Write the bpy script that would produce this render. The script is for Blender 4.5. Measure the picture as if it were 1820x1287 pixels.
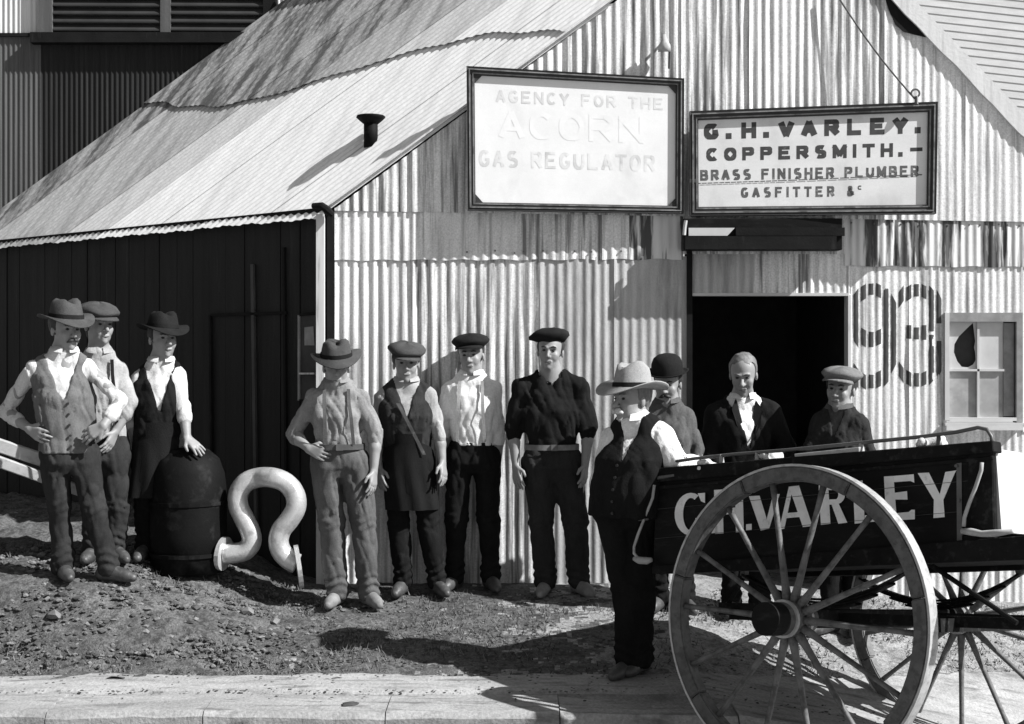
import bpy, bmesh, math, random
import numpy as np
from mathutils import Vector, Matrix
from mathutils.geometry import tessellate_polygon
random.seed(5); RNG = np.random.RandomState(5)
for o in list(bpy.data.objects): bpy.data.objects.remove(o, do_unlink=True)
SC = bpy.context.scene
COL = SC.collection
# ------------------------------------------------------------------ camera
F = 2350.0; CX = 910.0; HY = 650.0; CZ = 1.6      # focal length in photo pixels, horizon row, eye height
cd = bpy.data.cameras.new('camera'); cam = bpy.data.objects.new('camera', cd); COL.objects.link(cam)
cam.location = (0, 0, CZ); cam.rotation_euler = (math.pi/2, 0, 0)
cd.sensor_width = 36; cd.lens = F/1820*36; cd.shift_y = 6.5/1820; cd.clip_end = 2000; cd.clip_start = .1
SC.camera = cam
# ------------------------------------------------------------------ light
AZ, EL = math.radians(70), math.radians(41)      # azimuth to the right of straight behind the camera
S = Vector((math.sin(AZ)*math.cos(EL), -math.cos(AZ)*math.cos(EL), math.sin(EL)))
w = bpy.data.worlds.new("World"); SC.world = w; w.use_nodes = True
nt = w.node_tree; bg = nt.nodes['Background']
sky = nt.nodes.new('ShaderNodeTexSky'); sky.sky_type = 'NISHITA'; sky.sun_disc = False
sky.sun_elevation = EL; sky.sun_rotation = math.atan2(S.x, S.y)
bw = nt.nodes.new('ShaderNodeRGBToBW')           # black-and-white photograph
nt.links.new(sky.outputs[0], bw.inputs[0]); nt.links.new(bw.outputs[0], bg.inputs[0]); bg.inputs[1].default_value = .062
sl = bpy.data.lights.new('sun', 'SUN'); sl.energy = 5; sl.angle = math.radians(.5); sl.color = (1, 1, 1)
so = bpy.data.objects.new('sun', sl); COL.objects.link(so); so.rotation_euler = S.to_track_quat('Z', 'Y').to_euler(); so.location = (8, -4, 9)
SC.view_settings.view_transform = 'Standard'; SC.view_settings.look = 'None'; SC.view_settings.gamma = 1
SC.view_settings.exposure = .82; SC.view_settings.use_curve_mapping = False
# ------------------------------------------------------------------ helpers
def P(px, py, Y): return Vector(((px-CX)/F*Y, Y, CZ-(py-HY)/F*Y))
def ray(px, py): return Vector(((px-CX)/F, 1, -(py-HY)/F))
def hit(px, py, p0, n):
    d = ray(px, py); c = Vector((0, 0, CZ)); return c + d*((Vector(p0)-c).dot(n)/d.dot(n))
def mesh(name, V, Fc, mat=None, parent=None, smooth=False, mats=None, mi=None):
    me = bpy.data.meshes.new(name); me.from_pydata([tuple(v) for v in V], [], [tuple(f) for f in Fc]); me.update()
    o = bpy.data.objects.new(name, me); COL.objects.link(o)
    for m in (mats or ([mat] if mat else [])): me.materials.append(m)
    if mi is not None: me.polygons.foreach_set('material_index', mi)
    if smooth: me.polygons.foreach_set('use_smooth', [True]*len(me.polygons))
    if parent: o.parent = parent
    return o
def npmesh(name, V, Q, mat, parent=None, smooth=True):
    me = bpy.data.meshes.new(name); n = len(Q); k = Q.shape[1]
    me.vertices.add(len(V)); me.vertices.foreach_set('co', np.ascontiguousarray(V, dtype=np.float32).ravel())
    me.loops.add(n*k); me.loops.foreach_set('vertex_index', np.ascontiguousarray(Q, dtype=np.int32).ravel())
    me.polygons.add(n); me.polygons.foreach_set('loop_start', np.arange(0, n*k, k, dtype=np.int32))
    me.polygons.foreach_set('use_smooth', np.full(n, smooth)); me.update(calc_edges=True); me.validate()
    if isinstance(mat, (list, tuple)):
        for m in mat: me.materials.append(m)
    else: me.materials.append(mat)
    o = bpy.data.objects.new(name, me); COL.objects.link(o)
    if parent: o.parent = parent
    return o
def tag(o, label=None, cat=None, group=None, kind=None):
    if label: o['label'] = label
    if cat: o['category'] = cat
    if group: o['group'] = group
    if kind: o['kind'] = kind
    return o
def empty(name, loc=(0, 0, 0), M=None):
    o = bpy.data.objects.new(name, None); COL.objects.link(o); o.location = loc
    if M is not None: o.matrix_world = M
    o.empty_display_size = .1
    return o
class MB:
    def __init__(s): s.V = []; s.F = []
    def add(s, V, Fc):
        b = len(s.V); s.V += [Vector(v) for v in V]; s.F += [tuple(i+b for i in f) for f in Fc]; return s
    def hexa(s, c):      # 8 corners: bottom ring 0-3, top ring 4-7
        return s.add(c, [(0, 3, 2, 1), (4, 5, 6, 7), (0, 1, 5, 4), (1, 2, 6, 5), (2, 3, 7, 6), (3, 0, 4, 7)])
    def box(s, a, b):
        x0, y0, z0 = a; x1, y1, z1 = b
        return s.hexa([(x0, y0, z0), (x1, y0, z0), (x1, y1, z0), (x0, y1, z0), (x0, y0, z1), (x1, y0, z1), (x1, y1, z1), (x0, y1, z1)])
    def bar(s, a, b, wd, th, up=(0, 0, 1)):
        a = Vector(a); b = Vector(b); d = (b-a).normalized(); u = Vector(up)
        sx = d.cross(u).normalized(); uz = sx.cross(d).normalized(); sx = sx*wd/2; uz = uz*th/2
        return s.hexa([a-sx-uz, a+sx-uz, b+sx-uz, b-sx-uz, a-sx+uz, a+sx+uz, b+sx+uz, b-sx+uz])
    def tube(s, pts, r, n=8, cap=True, flat=1.0, up=None):
        pts = [Vector(p) for p in pts]; m = len(pts); rr = r if isinstance(r, (list, tuple)) else [r]*m
        rings = []; prev = None
        for i, p in enumerate(pts):
            d = (pts[min(i+1, m-1)]-pts[max(i-1, 0)]).normalized()
            if prev is None:
                a = Vector(up) if up is not None else (Vector((0, 0, 1)) if abs(d.z) < .9 else Vector((1, 0, 0)))
                prev = (a-d*a.dot(d)).normalized()
            else: prev = (prev-d*prev.dot(d)).normalized()
            q = d.cross(prev)
            rings.append([p+prev*(math.cos(t)*rr[i])+q*(math.sin(t)*rr[i]*flat) for t in [2*math.pi*k/n for k in range(n)]])
        V = [v for g in rings for v in g]; Fc = []
        for i in range(m-1):
            for k in range(n):
                k2 = (k+1) % n; Fc.append((i*n+k, i*n+k2, (i+1)*n+k2, (i+1)*n+k))
        if cap: Fc += [tuple(range(n-1, -1, -1)), tuple((m-1)*n+k for k in range(n))]
        return s.add(V, Fc)
    def build(s, name, mat, parent=None, smooth=False, bevel=0):
        o = mesh(name, s.V, s.F, mat, parent, smooth)
        if bevel:
            bm = bmesh.new(); bm.from_mesh(o.data)
            bmesh.ops.bevel(bm, geom=list(bm.edges), offset=bevel, segments=1, affect='EDGES'); bm.to_mesh(o.data); bm.free()
        return o
def sm(a, b, x):
    t = np.clip((x-a)/(b-a), 0, 1); return t*t*(3-2*t)
# value noise (numpy) for shapes
_pt = np.random.RandomState(9).rand(64, 64)
def vn(x, y):
    x = np.asarray(x, float); y = np.asarray(y, float)
    xi = np.floor(x).astype(int); yi = np.floor(y).astype(int); fx = x-xi; fy = y-yi
    fx = fx*fx*(3-2*fx); fy = fy*fy*(3-2*fy)
    g = lambda a, b: _pt[a % 64, b % 64]
    return (g(xi, yi)*(1-fx)+g(xi+1, yi)*fx)*(1-fy)+(g(xi, yi+1)*(1-fx)+g(xi+1, yi+1)*fx)*fy
def fbm(x, y, o=4):
    r = 0; a = .5
    for i in range(o): r = r+a*(vn(x*2**i+7.3*i, y*2**i+3.1*i)-.5); a *= .5
    return r
# ------------------------------------------------------------------ materials
def mat(name, base, rough=.8, var=.25, scale=(8, 8, 8), dark=None, damt=0, dscale=(3, 3, 3), dlo=.5, dhi=.7, bump=0, bscale=60, metal=0, spec=.3, fine=0, fscale=150):
    m = bpy.data.materials.new(name); m.use_nodes = True; t = m.node_tree; N = t.nodes; L = t.links
    b = N['Principled BSDF']; b.inputs['Roughness'].default_value = rough; b.inputs['Metallic'].default_value = metal
    b.inputs['Specular IOR Level'].default_value = spec
    tc = N.new('ShaderNodeTexCoord')
    def noise(sc, det=5, seed=0):
        mp = N.new('ShaderNodeMapping'); mp.inputs['Scale'].default_value = sc; mp.inputs['Location'].default_value = (seed, seed*1.7, seed*.3)
        L.new(tc.outputs['Object'], mp.inputs[0]); n = N.new('ShaderNodeTexNoise'); n.inputs['Scale'].default_value = 1; n.inputs['Detail'].default_value = det
        n.inputs['Roughness'].default_value = .6; L.new(mp.outputs[0], n.inputs['Vector']); return n.outputs['Fac']
    def rng(src, a, b_, c, d):
        r = N.new('ShaderNodeMapRange'); r.inputs[1].default_value = a; r.inputs[2].default_value = b_; r.inputs[3].default_value = c; r.inputs[4].default_value = d
        L.new(src, r.inputs[0]); return r.outputs[0]
    def mul(a, c):
        q = N.new('ShaderNodeMath'); q.operation = 'MULTIPLY'; L.new(a, q.inputs[0])
        if isinstance(c, float): q.inputs[1].default_value = c
        else: L.new(c, q.inputs[1])
        return q.outputs[0]
    v = mul(rng(noise(scale), .25, .75, 1-var, 1+var), float(base))
    if fine: v = mul(v, rng(noise((fscale,)*3, 3, 4.4), .3, .7, 1-fine, 1+fine))
    if damt:
        f = rng(noise(dscale, 6, 3.3), dlo, dhi, 0, damt)
        mx = N.new('ShaderNodeMix'); mx.data_type = 'FLOAT'; L.new(f, mx.inputs[0]); L.new(v, mx.inputs[2]); mx.inputs[3].default_value = dark; v = mx.outputs[0]
    cb = N.new('ShaderNodeCombineColor')
    for i in range(3): L.new(v, cb.inputs[i])
    L.new(cb.outputs[0], b.inputs['Base Color'])
    if bump:
        bp = N.new('ShaderNodeBump'); bp.inputs['Strength'].default_value = bump; bp.inputs['Distance'].default_value = .01
        L.new(noise((bscale,)*3, 6, 8.8), bp.inputs['Height']); L.new(bp.outputs[0], b.inputs['Normal'])
    return m
IRON_A = mat('iron_pale', .70, .6, .22, (5, 5, 1.1), .24, .85, (26, 26, 1.1), .50, .70, .2, 30, fine=.2, fscale=90)
IRON_B = mat('iron_streaked', .64, .6, .25, (6, 6, 1.1), .12, .9, (32, 32, 1.3), .47, .64, .2, 30, fine=.22, fscale=90)
IRON_C = mat('iron_grey', .42, .7, .22, (22, 22, 2.5), .16, .7, (14, 14, 1.5), .5, .72, .2, 40, fine=.15)  # mid-grey iron, used left of and above the doorway
IRON_D = mat('iron_dark_streaks', .64, .6, .15, (14, 14, 1), .04, .95, (17, 17, 1.2), .47, .56, .15, 30)
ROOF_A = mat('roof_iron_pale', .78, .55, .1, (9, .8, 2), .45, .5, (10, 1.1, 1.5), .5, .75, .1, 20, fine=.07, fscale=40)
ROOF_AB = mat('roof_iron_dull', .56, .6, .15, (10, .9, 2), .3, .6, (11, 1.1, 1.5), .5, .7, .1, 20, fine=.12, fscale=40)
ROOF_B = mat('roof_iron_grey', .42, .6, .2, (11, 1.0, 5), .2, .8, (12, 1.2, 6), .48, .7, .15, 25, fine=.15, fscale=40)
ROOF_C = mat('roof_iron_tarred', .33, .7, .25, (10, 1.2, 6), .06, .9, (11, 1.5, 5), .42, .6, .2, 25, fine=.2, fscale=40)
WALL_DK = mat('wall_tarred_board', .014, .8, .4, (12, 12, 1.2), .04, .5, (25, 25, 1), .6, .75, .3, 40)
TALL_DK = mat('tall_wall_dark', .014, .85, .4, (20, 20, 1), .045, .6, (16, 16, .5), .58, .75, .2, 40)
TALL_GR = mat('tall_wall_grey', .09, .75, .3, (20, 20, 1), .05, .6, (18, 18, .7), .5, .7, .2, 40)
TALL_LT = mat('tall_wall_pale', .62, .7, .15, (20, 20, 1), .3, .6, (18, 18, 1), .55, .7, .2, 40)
WOOD_DK = mat('dark_painted_wood', .012, .8, .35, (6, 6, 6), .06, .4, (25, 25, 4), .6, .75, .2, 60, spec=.08)
FRAME_DK = mat('sign_frame_wood', .022, .6, .3, (20, 20, 20), .10, .4, (30, 30, 30), .62, .75, .2, 60, spec=.5)
FRAME_LT = mat('sign_frame_bead', .2, .45, .4, (20, 20, 20), .05, .7, (10, 10, 10), .5, .6)
SIGN_W = mat('sign_white', .78, .6, .06, (4, 4, 4), .45, .45, (2.5, 2.5, 2.2), .55, .75, .05, 30, fine=.03)
SIGN_W2 = mat('sign_cream', .70, .6, .1, (2, 2, 5), .4, .5, (4, 4, 2.5), .5, .75, .05, 30, fine=.05)
GHOST_D = mat('ghost_lettering_grey', .60, .6, .25, (8, 8, 8), .76, .9, (9, 9, 9), .45, .6)
GHOST_L = mat('ghost_lettering_pale', .80, .6, .05, (8, 8, 8), .74, .8, (5, 5, 5), .5, .6)
LETTER = mat('black_lettering', .05, .6, .3, (20, 20, 20), .25, .5, (40, 40, 40), .6, .75)
LETTER_F = mat('worn_grey_lettering', .10, .6, .4, (20, 20, 20), .4, .6, (40, 40, 40), .55, .7)
LETTER_W = mat('white_lettering', .78, .6, .15, (14, 14, 14), .25, .5, (30, 30, 30), .58, .75)
DIGIT = mat('digit_paint', .06, .8, .3, (30, 30, 8), .15, .4, (50, 50, 12), .58, .75)
POST = mat('pale_post', .55, .7, .15, (20, 20, 2), .2, .6, (30, 30, 3), .55, .7)
VOID = mat('interior_dark', .05, .95, .3)  # even dark tone for interiors, window backings and joint lines
GLASS = mat('pale_pane', .50, .25, .12, (6, 6, 6), .4, .5, (9, 9, 9), .5, .7, .05, 20, spec=.5)  # pale opaque tone for the upper panes
WFRAME = mat('window_frame', .22, .6, .25, (12, 12, 12), .4, .4, (10, 10, 10), .5, .7)
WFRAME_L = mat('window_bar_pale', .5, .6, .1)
CLAP = mat('neighbour_board', .52, .7, .1, (4, 4, 20), .35, .4, (3, 3, 12), .5, .7, .1, 30, fine=.08)
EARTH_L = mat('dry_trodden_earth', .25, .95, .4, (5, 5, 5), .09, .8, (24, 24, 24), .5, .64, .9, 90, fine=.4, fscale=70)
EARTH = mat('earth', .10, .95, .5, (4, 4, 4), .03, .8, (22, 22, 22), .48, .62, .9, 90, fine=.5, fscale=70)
PAVE = mat('pavement_stone', .30, .9, .28, (2, 6, 5), .09, .75, (4, 15, 8), .52, .68, .5, 60, fine=.22, fscale=60)
ROAD = mat('road_dirt', .24, .95, .3, (6, 6, 6), .12, .6, (8, 8, 8), .5, .7, .6, 60, fine=.3, fscale=60)
ROCK_L = mat('clod_pale', .15, .9, .4, (20, 20, 20)); ROCK_D = mat('clod_dark', .05, .95, .4, (20, 20, 20)); ROCK_M = mat('clod_mid', .085, .9, .4, (20, 20, 20))
GRASS = mat('dry_grass', .14, .9, .5, (14, 14, 14)); GRASS_D = mat('dark_grass', .04, .9, .5, (14, 14, 14))
SKIN = mat('skin', .24, .5, .08, (25, 25, 25), bump=.1, bscale=120, spec=.35)
HAIR = mat('hair_dark', .03, .6, .5, (90, 90, 20)); HAIR_L = mat('hair_fair', .13, .55, .3, (90, 90, 20)); EYE = mat('eye_dark', .02, .3, .1)
def cloth(n, b, v=.3): return mat(n, b, .9, v, (9, 9, 5), bump=.35, bscale=140, spec=.05, fine=.12, fscale=90)
C_BLK = cloth('cloth_black', .011); C_DK = cloth('cloth_dark', .012); C_DG = cloth('cloth_dark_grey', .028); C_MG = cloth('cloth_mid_grey', .085)
C_LG = cloth('cloth_light_grey', .30, .25); C_W = cloth('cloth_white', .66, .1); C_WW = cloth('cloth_offwhite', .50, .18); C_LG2 = cloth('cloth_work_grey', .21, .3); C_DRAB = cloth('cloth_drab', .026, .5); C_LV = cloth('cloth_pale_waistcoat', .115, .3)
LEATHER = mat('leather', .05, .5, .4, (15, 15, 15), .16, .5, (30, 30, 30), .55, .7, .2, 60, spec=.5); LEATHER_L = mat('leather_dusty', .17, .6, .4, (15, 15, 15), bump=.2)
FELT_L = cloth('felt_pale', .29, .15); FELT_P = cloth('felt_light_grey', .16); FELT_D = cloth('felt_dark', .016); FELT_M = cloth('felt_grey', .06)
COPPER = mat('polished_copper', .62, .3, .18, (10, 10, 10), .25, .6, (16, 16, 16), .54, .7, .25, 50, metal=.55, spec=.6, fine=.1)
DRUM = mat('sooty_metal', .004, .7, .4, (6, 6, 6), .03, .5, (9, 9, 9), .55, .7, .2, 30, spec=.12)
CART = mat('cart_black_paint', .008, .55, .35, (4, 4, 9), .03, .5, (9, 9, 30), .55, .72, .1, 60, spec=.08)
CART_F = mat('cart_frame_wood', .01, .8, .4, (12, 12, 12), .06, .5, (20, 20, 20), .55, .7, .2, 60, spec=.1)
WHEELW = mat('wheel_worn_wood', .10, .65, .35, (14, 14, 14), .05, .7, (24, 24, 24), .48, .62, .3, 60); WHEELF = mat('far_wheel_wood', .14, .7, .35, (14, 14, 14), .05, .6, (24, 24, 24), .5, .65, .3, 60)
TYRE = mat('iron_tyre', .42, .45, .2, (20, 20, 20), .15, .6, (25, 25, 25), .5, .7, metal=.3)
SPOKE = mat('spoke_wood', .12, .55, .4, (10, 10, 10), .035, .7, (18, 18, 18), .5, .62, .2, 60)
METAL = mat('rod_iron', .10, .5, .3, metal=.3, spec=.5); PALE = mat('pale_timber', .36, .8, .2, (10, 10, 10), .2, .5, (30, 30, 30), .5, .7)
# ------------------------------------------------------------------ ground
XS_ = np.array([-3.2, -2.8, -2.0, -1.2, -.4, .4, 1.2, 2, 3, 4])
def G(x, y):
    x = np.asarray(x, float); y = np.asarray(y, float)
    b = np.interp(y, [0, 5.5, 6.6, 6.75, 7.3, 7.8, 8.75, 9.1, 11, 20], [-.34, -.33, -.31, -.14, -.115, -.045, .075, .105, .2, .3])
    left = sm(-1.3, -2.6, x)*sm(7.35, 8.05, y)*.30
    right = -np.clip(x-1.0, 0, 3)*.20*sm(5.9, 7.2, y)*(1-.72*sm(7.4, 9.0, y))
    return b+left+right
def ground_patch(x0, x1, y0, y1, st, fy, amp):
    xs = np.arange(x0, x1+st/2, st); ys = np.arange(y0, y1+st/2, st); X, Yg = np.meshgrid(xs, ys, indexing='ij')
    rough = sm(-.2, -2.2, X)*1.0+.35
    Z = G(X, Yg)+amp*(1.6*fbm(X*6, Yg*9)*rough+.5*fbm(X*30, Yg*30, 2)*rough)
    n, m = X.shape; V = np.stack([X, Yg, Z], -1).reshape(-1, 3); I = np.arange(n*m).reshape(n, m)
    Q = np.stack([I[:-1, :-1], I[1:, :-1], I[1:, 1:], I[:-1, 1:]], -1).reshape(-1, 4); return V, Q
V, Q = ground_patch(-6, 6, 7.2, 13, .03, None, .045)
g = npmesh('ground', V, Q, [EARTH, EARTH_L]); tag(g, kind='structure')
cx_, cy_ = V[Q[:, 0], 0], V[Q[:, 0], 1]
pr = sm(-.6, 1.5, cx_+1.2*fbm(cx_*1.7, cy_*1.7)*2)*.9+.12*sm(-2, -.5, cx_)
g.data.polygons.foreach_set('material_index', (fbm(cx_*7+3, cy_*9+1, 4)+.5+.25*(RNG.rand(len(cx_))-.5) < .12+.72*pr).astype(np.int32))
V, Q = ground_patch(-6, 6, 3, 7.23, .05, None, .01)
g = npmesh('road', V+np.array([0, 0, -.006]), Q, ROAD); tag(g, kind='structure')
mb = MB()   # ground out to the horizon around the yard
for (x0, x1, y0, y1) in ((-600, 600, 13, 900), (-600, 600, -600, 3), (-600, -6, 3, 13), (6, 600, 3, 13)):
    mb.add([(x0, y0, -.36 if y1 <= 13 else .1), (x1, y0, -.36 if y1 <= 13 else .1), (x1, y1, -.36 if y1 <= 13 else .1), (x0, y1, -.36 if y1 <= 13 else .1)], [(0, 1, 2, 3)])
tag(mb.build('terrain', ROAD), kind='structure')
def yb(x): return float(np.interp(x, [-6, 0.6, 1.4, 2.2, 3.0, 6], [7.3, 7.28, 7.45, 7.85, 8.1, 8.2])+.025*math.sin(x*5.1)+.03*(float(vn(x*9+40, 3.3))-.5)+.03*(float(vn(x*25+9, 7.3))-.5))
# pavement slabs with joints
nx = 240; xs = np.linspace(-6, 6, nx)
def strip(name, f0, f1, dz, mt, ny=14, label=None):
    V = []; Fc = []
    for i, x in enumerate(xs):
        a, b = f0(x), f1(x)
        for j in range(ny+1):
            y = a+(b-a)*j/ny; V.append((x, y, float(G(x, y))+dz+(.014 if y > 6.985 else -.008)+.004*float(fbm(x*6, y*6))))
    for i in range(nx-1):
        for j in range(ny):
            q = i*(ny+1)+j; Fc.append((q, q+ny+1, q+ny+2, q+1))
    return tag(mesh(name, V, Fc, mt, None, True), kind='structure')
strip('pavement', lambda x: 6.80, yb, -.002, PAVE)
kerb = None
ks = tag(empty('kerb'), kind='structure')
x = -4.2; i = 0
while x < 3.4:
    L_ = .78+.2*random.random(); x1 = x+L_-.006
    zz = [float(G(q, 6.85))+.006+random.uniform(-.008, .006) for q in (x, x1)]; nseg = 7; V = []; Fc = []
    for q in range(nseg+1):
        xx = x+(x1-x)*q/nseg; z_ = zz[0]+(zz[1]-zz[0])*q/nseg; e0, e1 = .025*(float(vn(xx*7, 1.3))-.5), .03*(float(vn(xx*9, 5.7))-.5)
        V += [(xx, 6.60+e0, z_-.25), (xx, 6.60+e0, z_-.03+e1*.5), (xx, 6.625+e0, z_-.002), (xx, 6.8, z_+.004+e1*.2), (xx, 6.955+e1, z_), (xx, 6.975+e1, z_-.02), (xx, 6.975+e1, z_-.2)]
    for q in range(nseg):
        for k in range(6): Fc.append((q*7+k, q*7+7+k, q*7+8+k, q*7+k+1))
    Fc += [tuple(range(7)), tuple(nseg*7+k for k in range(6, -1, -1))]
    mesh('kerb_stone', V, Fc, PAVE, ks)
    x += L_
# clods, stones and tufts
def rocks(name, pts, sizes, mats, flat=.6, kind='stuff'):
    base = [(0, 0, 1)]+[(math.cos(a)*.95, math.sin(a)*.95, .3) for a in np.arange(5)*2*math.pi/5]+[(math.cos(a+.6)*.9, math.sin(a+.6)*.9, -.4) for a in np.arange(5)*2*math.pi/5]
    fb = [(0, 1+i, 1+(i+1) % 5) for i in range(5)]+[(1+i, 6+i, 1+(i+1) % 5) for i in range(5)]+[(1+(i+1) % 5, 6+i, 6+(i+1) % 5) for i in range(5)]
    B = np.array(base); n = len(pts); k = len(B)
    th = RNG.rand(n)*6.28; V = B[None]*(1+.45*(RNG.rand(n, k, 1)-.5))*np.array(sizes)[:, None, None]*np.stack([.8+.6*RNG.rand(n), .8+.6*RNG.rand(n), flat+.4*(RNG.rand(n)-.5)], -1)[:, None]
    c, s_ = np.cos(th)[:, None], np.sin(th)[:, None]
    X = V[..., 0]*c-V[..., 1]*s_; Yy = V[..., 0]*s_+V[..., 1]*c
    V = np.stack([X, Yy, V[..., 2]], -1)+np.array(pts)[:, None]
    Fq = (np.array(fb)[None]+(np.arange(n)*k)[:, None, None]).reshape(-1, 3)
    o = npmesh(name, V.reshape(-1, 3), Fq, mats, smooth=False)
    mi = np.repeat(RNG.choice(len(mats), n, p=[.38, .3, .32][:len(mats)] if len(mats) == 3 else None), len(fb)); o.data.polygons.foreach_set('material_index', mi.astype(np.int32))
    return o
pts = []; sz = []
while len(pts) < 9000:
    x = random.uniform(-4.2, 3.4); y = random.uniform(7.3, 9.0)
    if y < yb(x): continue
    d = sm(-.3, -1.9, x)*sm(7.3, 7.6, y)
    if random.random() > .25+.75*d: continue
    s_ = random.uniform(.004, .010)+.017*float(d)*random.random()**4
    pts.append((x, y, float(G(x, y))+s_*.15)); sz.append(s_)
tag(rocks('rubble', pts, sz, [ROCK_L, ROCK_D, ROCK_M]), kind='stuff')
pts = []; sz = []
for i in range(700):
    x = random.uniform(-3.5, 3.2); y = random.choice((random.uniform(6.72, 7.3), random.gauss(6.98, .02), random.gauss(7.27, .03))); pts.append((x, y, float(G(x, y))+.014)); sz.append(random.uniform(.003, .009))
tag(rocks('gravel', pts, sz, [ROCK_L, ROCK_D, ROCK_M], .4), kind='stuff')
V = []; Fc = []; mi = []
for i in range(13000):
    x = random.uniform(-4, 3.4); y = random.uniform(7.3, 8.95)
    if y < yb(x)+.02: continue
    if float(vn(x*2.2, y*3.1)) < .42+.2*random.random(): continue
    z = float(G(x, y)); h = random.uniform(.012, .045); a = random.uniform(0, 6.28); l = random.uniform(-.03, .03); wd = .004
    b = len(V); V += [(x-wd*math.cos(a), y-wd*math.sin(a), z), (x+wd*math.cos(a), y+wd*math.sin(a), z), (x+l, y+random.uniform(-.02, .02), z+h)]; Fc.append((b, b+1, b+2)); mi.append(0 if random.random() < .55 else 1)
tag(mesh('grass', V, Fc, None, None, mats=[GRASS, GRASS_D], mi=mi), kind='stuff')
for (px, py, s_, m_, lab) in ((97, 1098, .045, ROCK_L, 'pale pointed stone on the rough bank below the man with hands on hips'), (312, 1014, .022, ROCK_L, 'small white chip lying at the foot of the dark drum'),
        (440, 1090, .04, ROCK_L, 'pale flat stone on the earth below the curved pipe'), (489, 1108, .035, ROCK_L, 'pale broken stone on the bank right of the flat stone'),
        (622, 1257, .038, ROCK_D, 'dark lump lying on the pale kerb stones'), (350, 1082, .03, ROCK_M, 'grey stone on the rubble bank below the dark drum')):
    # march the pixel ray to the ground
    d = ray(px, py); t = 5.5
    while t < 12:
        p = Vector((0, 0, CZ))+d*t
        if p.z < float(G(p.x, p.y))+.01: break
        t += .01
    o = rocks('stone', [(0, 0, .3*s_)], [s_], [m_], .7); o.location = p; tag(o, lab, 'stone', 'loose stones on the bank and kerb')
print('ground')
# ------------------------------------------------------------------ workshop shed
YW = 9.1; K = F/YW
def wx(px): return (px-CX)/K
def wz(py): return CZ-(py-HY)/K
shed = empty('workshop_shed', (wx(1400), YW, .05)); SH = shed.location.copy()
tag(shed, 'corrugated iron workshop with a steep pitched roof, open doorway and the number 93', 'workshop')
def toS(V): return [Vector(v)-SH for v in V]
D = Vector((-.8, .6, 0))
C0 = Vector((wx(590), YW, wz(368)))            # left eave corner
APX = Vector((wx(1387), YW, wz(-211)))
RE = Vector((wx(1950), YW, wz(375)))
def verge_py(px): return 372-.737*(px-595) if px < 1387 else 1.04*(px-1590)
SURF = []
def sheet(x0, x1, top, bot, pitch, mt, A=.006, yoff=0, rows=7, lean=0):
    """corrugated sheet between photo columns x0..x1 (at the wall plane); top/bot are functions of the column"""
    A *= .74; seg = 8; nn = max(2, int(round((x1-x0)/pitch*seg))); V = []; Fc = []
    ph = random.random()*6; dn = random.random()*50
    def surf(px, py):
        dent = .012*float(fbm(px*.02+dn, py*.012+dn)) + .0022*float(fbm(px*.15+dn, py*.03))
        am = A*(.62+.85*float(vn((px-x0)/pitch*.8+dn, py*.006)))
        return YW-yoff-am*math.cos(2*math.pi*(px-x0)/pitch)+dent
    for i in range(nn+1):
        px = x0+(x1-x0)*i/nn; a, b = top(px), bot(px)
        for j in range(rows+1):
            py = a+(b-a)*j/rows
            V.append((wx(px), surf(px, py), wz(py)))
    SURF.append((x0, x1, top(x0), bot(x0), surf))
    for i in range(nn):
        for j in range(rows):
            q = i*(rows+1)+j; Fc.append((q, q+1, q+rows+2, q+rows+1))
    return mesh('corrugated_sheet', toS(V), Fc, mt, shed, True)
def row(x0, x1, top, bot, pitch, n, mts, **k):
    """a row of sheets, each n corrugations wide with a lap"""
    x = x0; i = 0
    while x < x1-1:
        xe = min(x+pitch*n, x1)
        if x1-xe < pitch*2: xe = x1
        yo = k.get('yoff', 0)+(.003 if i % 2 else 0)
        kk = dict(k); kk['yoff'] = yo
        sheet(x, min(xe+pitch*.45, x1), top, bot, pitch, mts[i % len(mts)], **kk); x = xe; i += 1
seam1 = lambda x: float(np.interp(x, [590, 1820, 2000], [375, 395, 398]))
seam2 = lambda x: float(np.interp(x, [590, 1225, 1500, 1820, 2000], [463, 461, 473, 475, 477]))+1.2*math.sin(x*.09)
base = lambda x: float(np.interp(x, [590, 1225, 2000], [1040, 1060, 1085]))
jag = lambda f, s: (lambda x: f(x)+s*math.cos(x*.36))
# lower row
row(595, 960, lambda x: seam2(x)-6, base, 17.3, 8, [IRON_A, IRON_B, IRON_B], A=.0062, rows=10)
row(960, 1226, lambda x: seam2(x)-6, base, 16.4, 8, [IRON_C, IRON_C], A=.0045, rows=10, yoff=.004)
row(1222, 1512, lambda x: 430, lambda x: 522+1.2*math.sin(x*.4), 14.6, 8, [IRON_C, IRON_B, IRON_A], A=.006, yoff=.002, rows=3)
row(1508, 1682, lambda x: seam2(x)-6, base, 13.4, 8, [IRON_A, IRON_A], A=.0030, rows=10)
row(1682, 1815, lambda x: seam2(x)-6, lambda x: 558, 13.6, 8, [IRON_A], A=.0028, rows=3)
row(1682, 1960, lambda x: 765, base, 13.6, 7, [IRON_A, IRON_A], A=.003, rows=6, yoff=-.012)
row(1818, 1960, lambda x: seam2(x)-6, lambda x: 768, 13.6, 7, [IRON_A], A=.003, rows=5)
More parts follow.
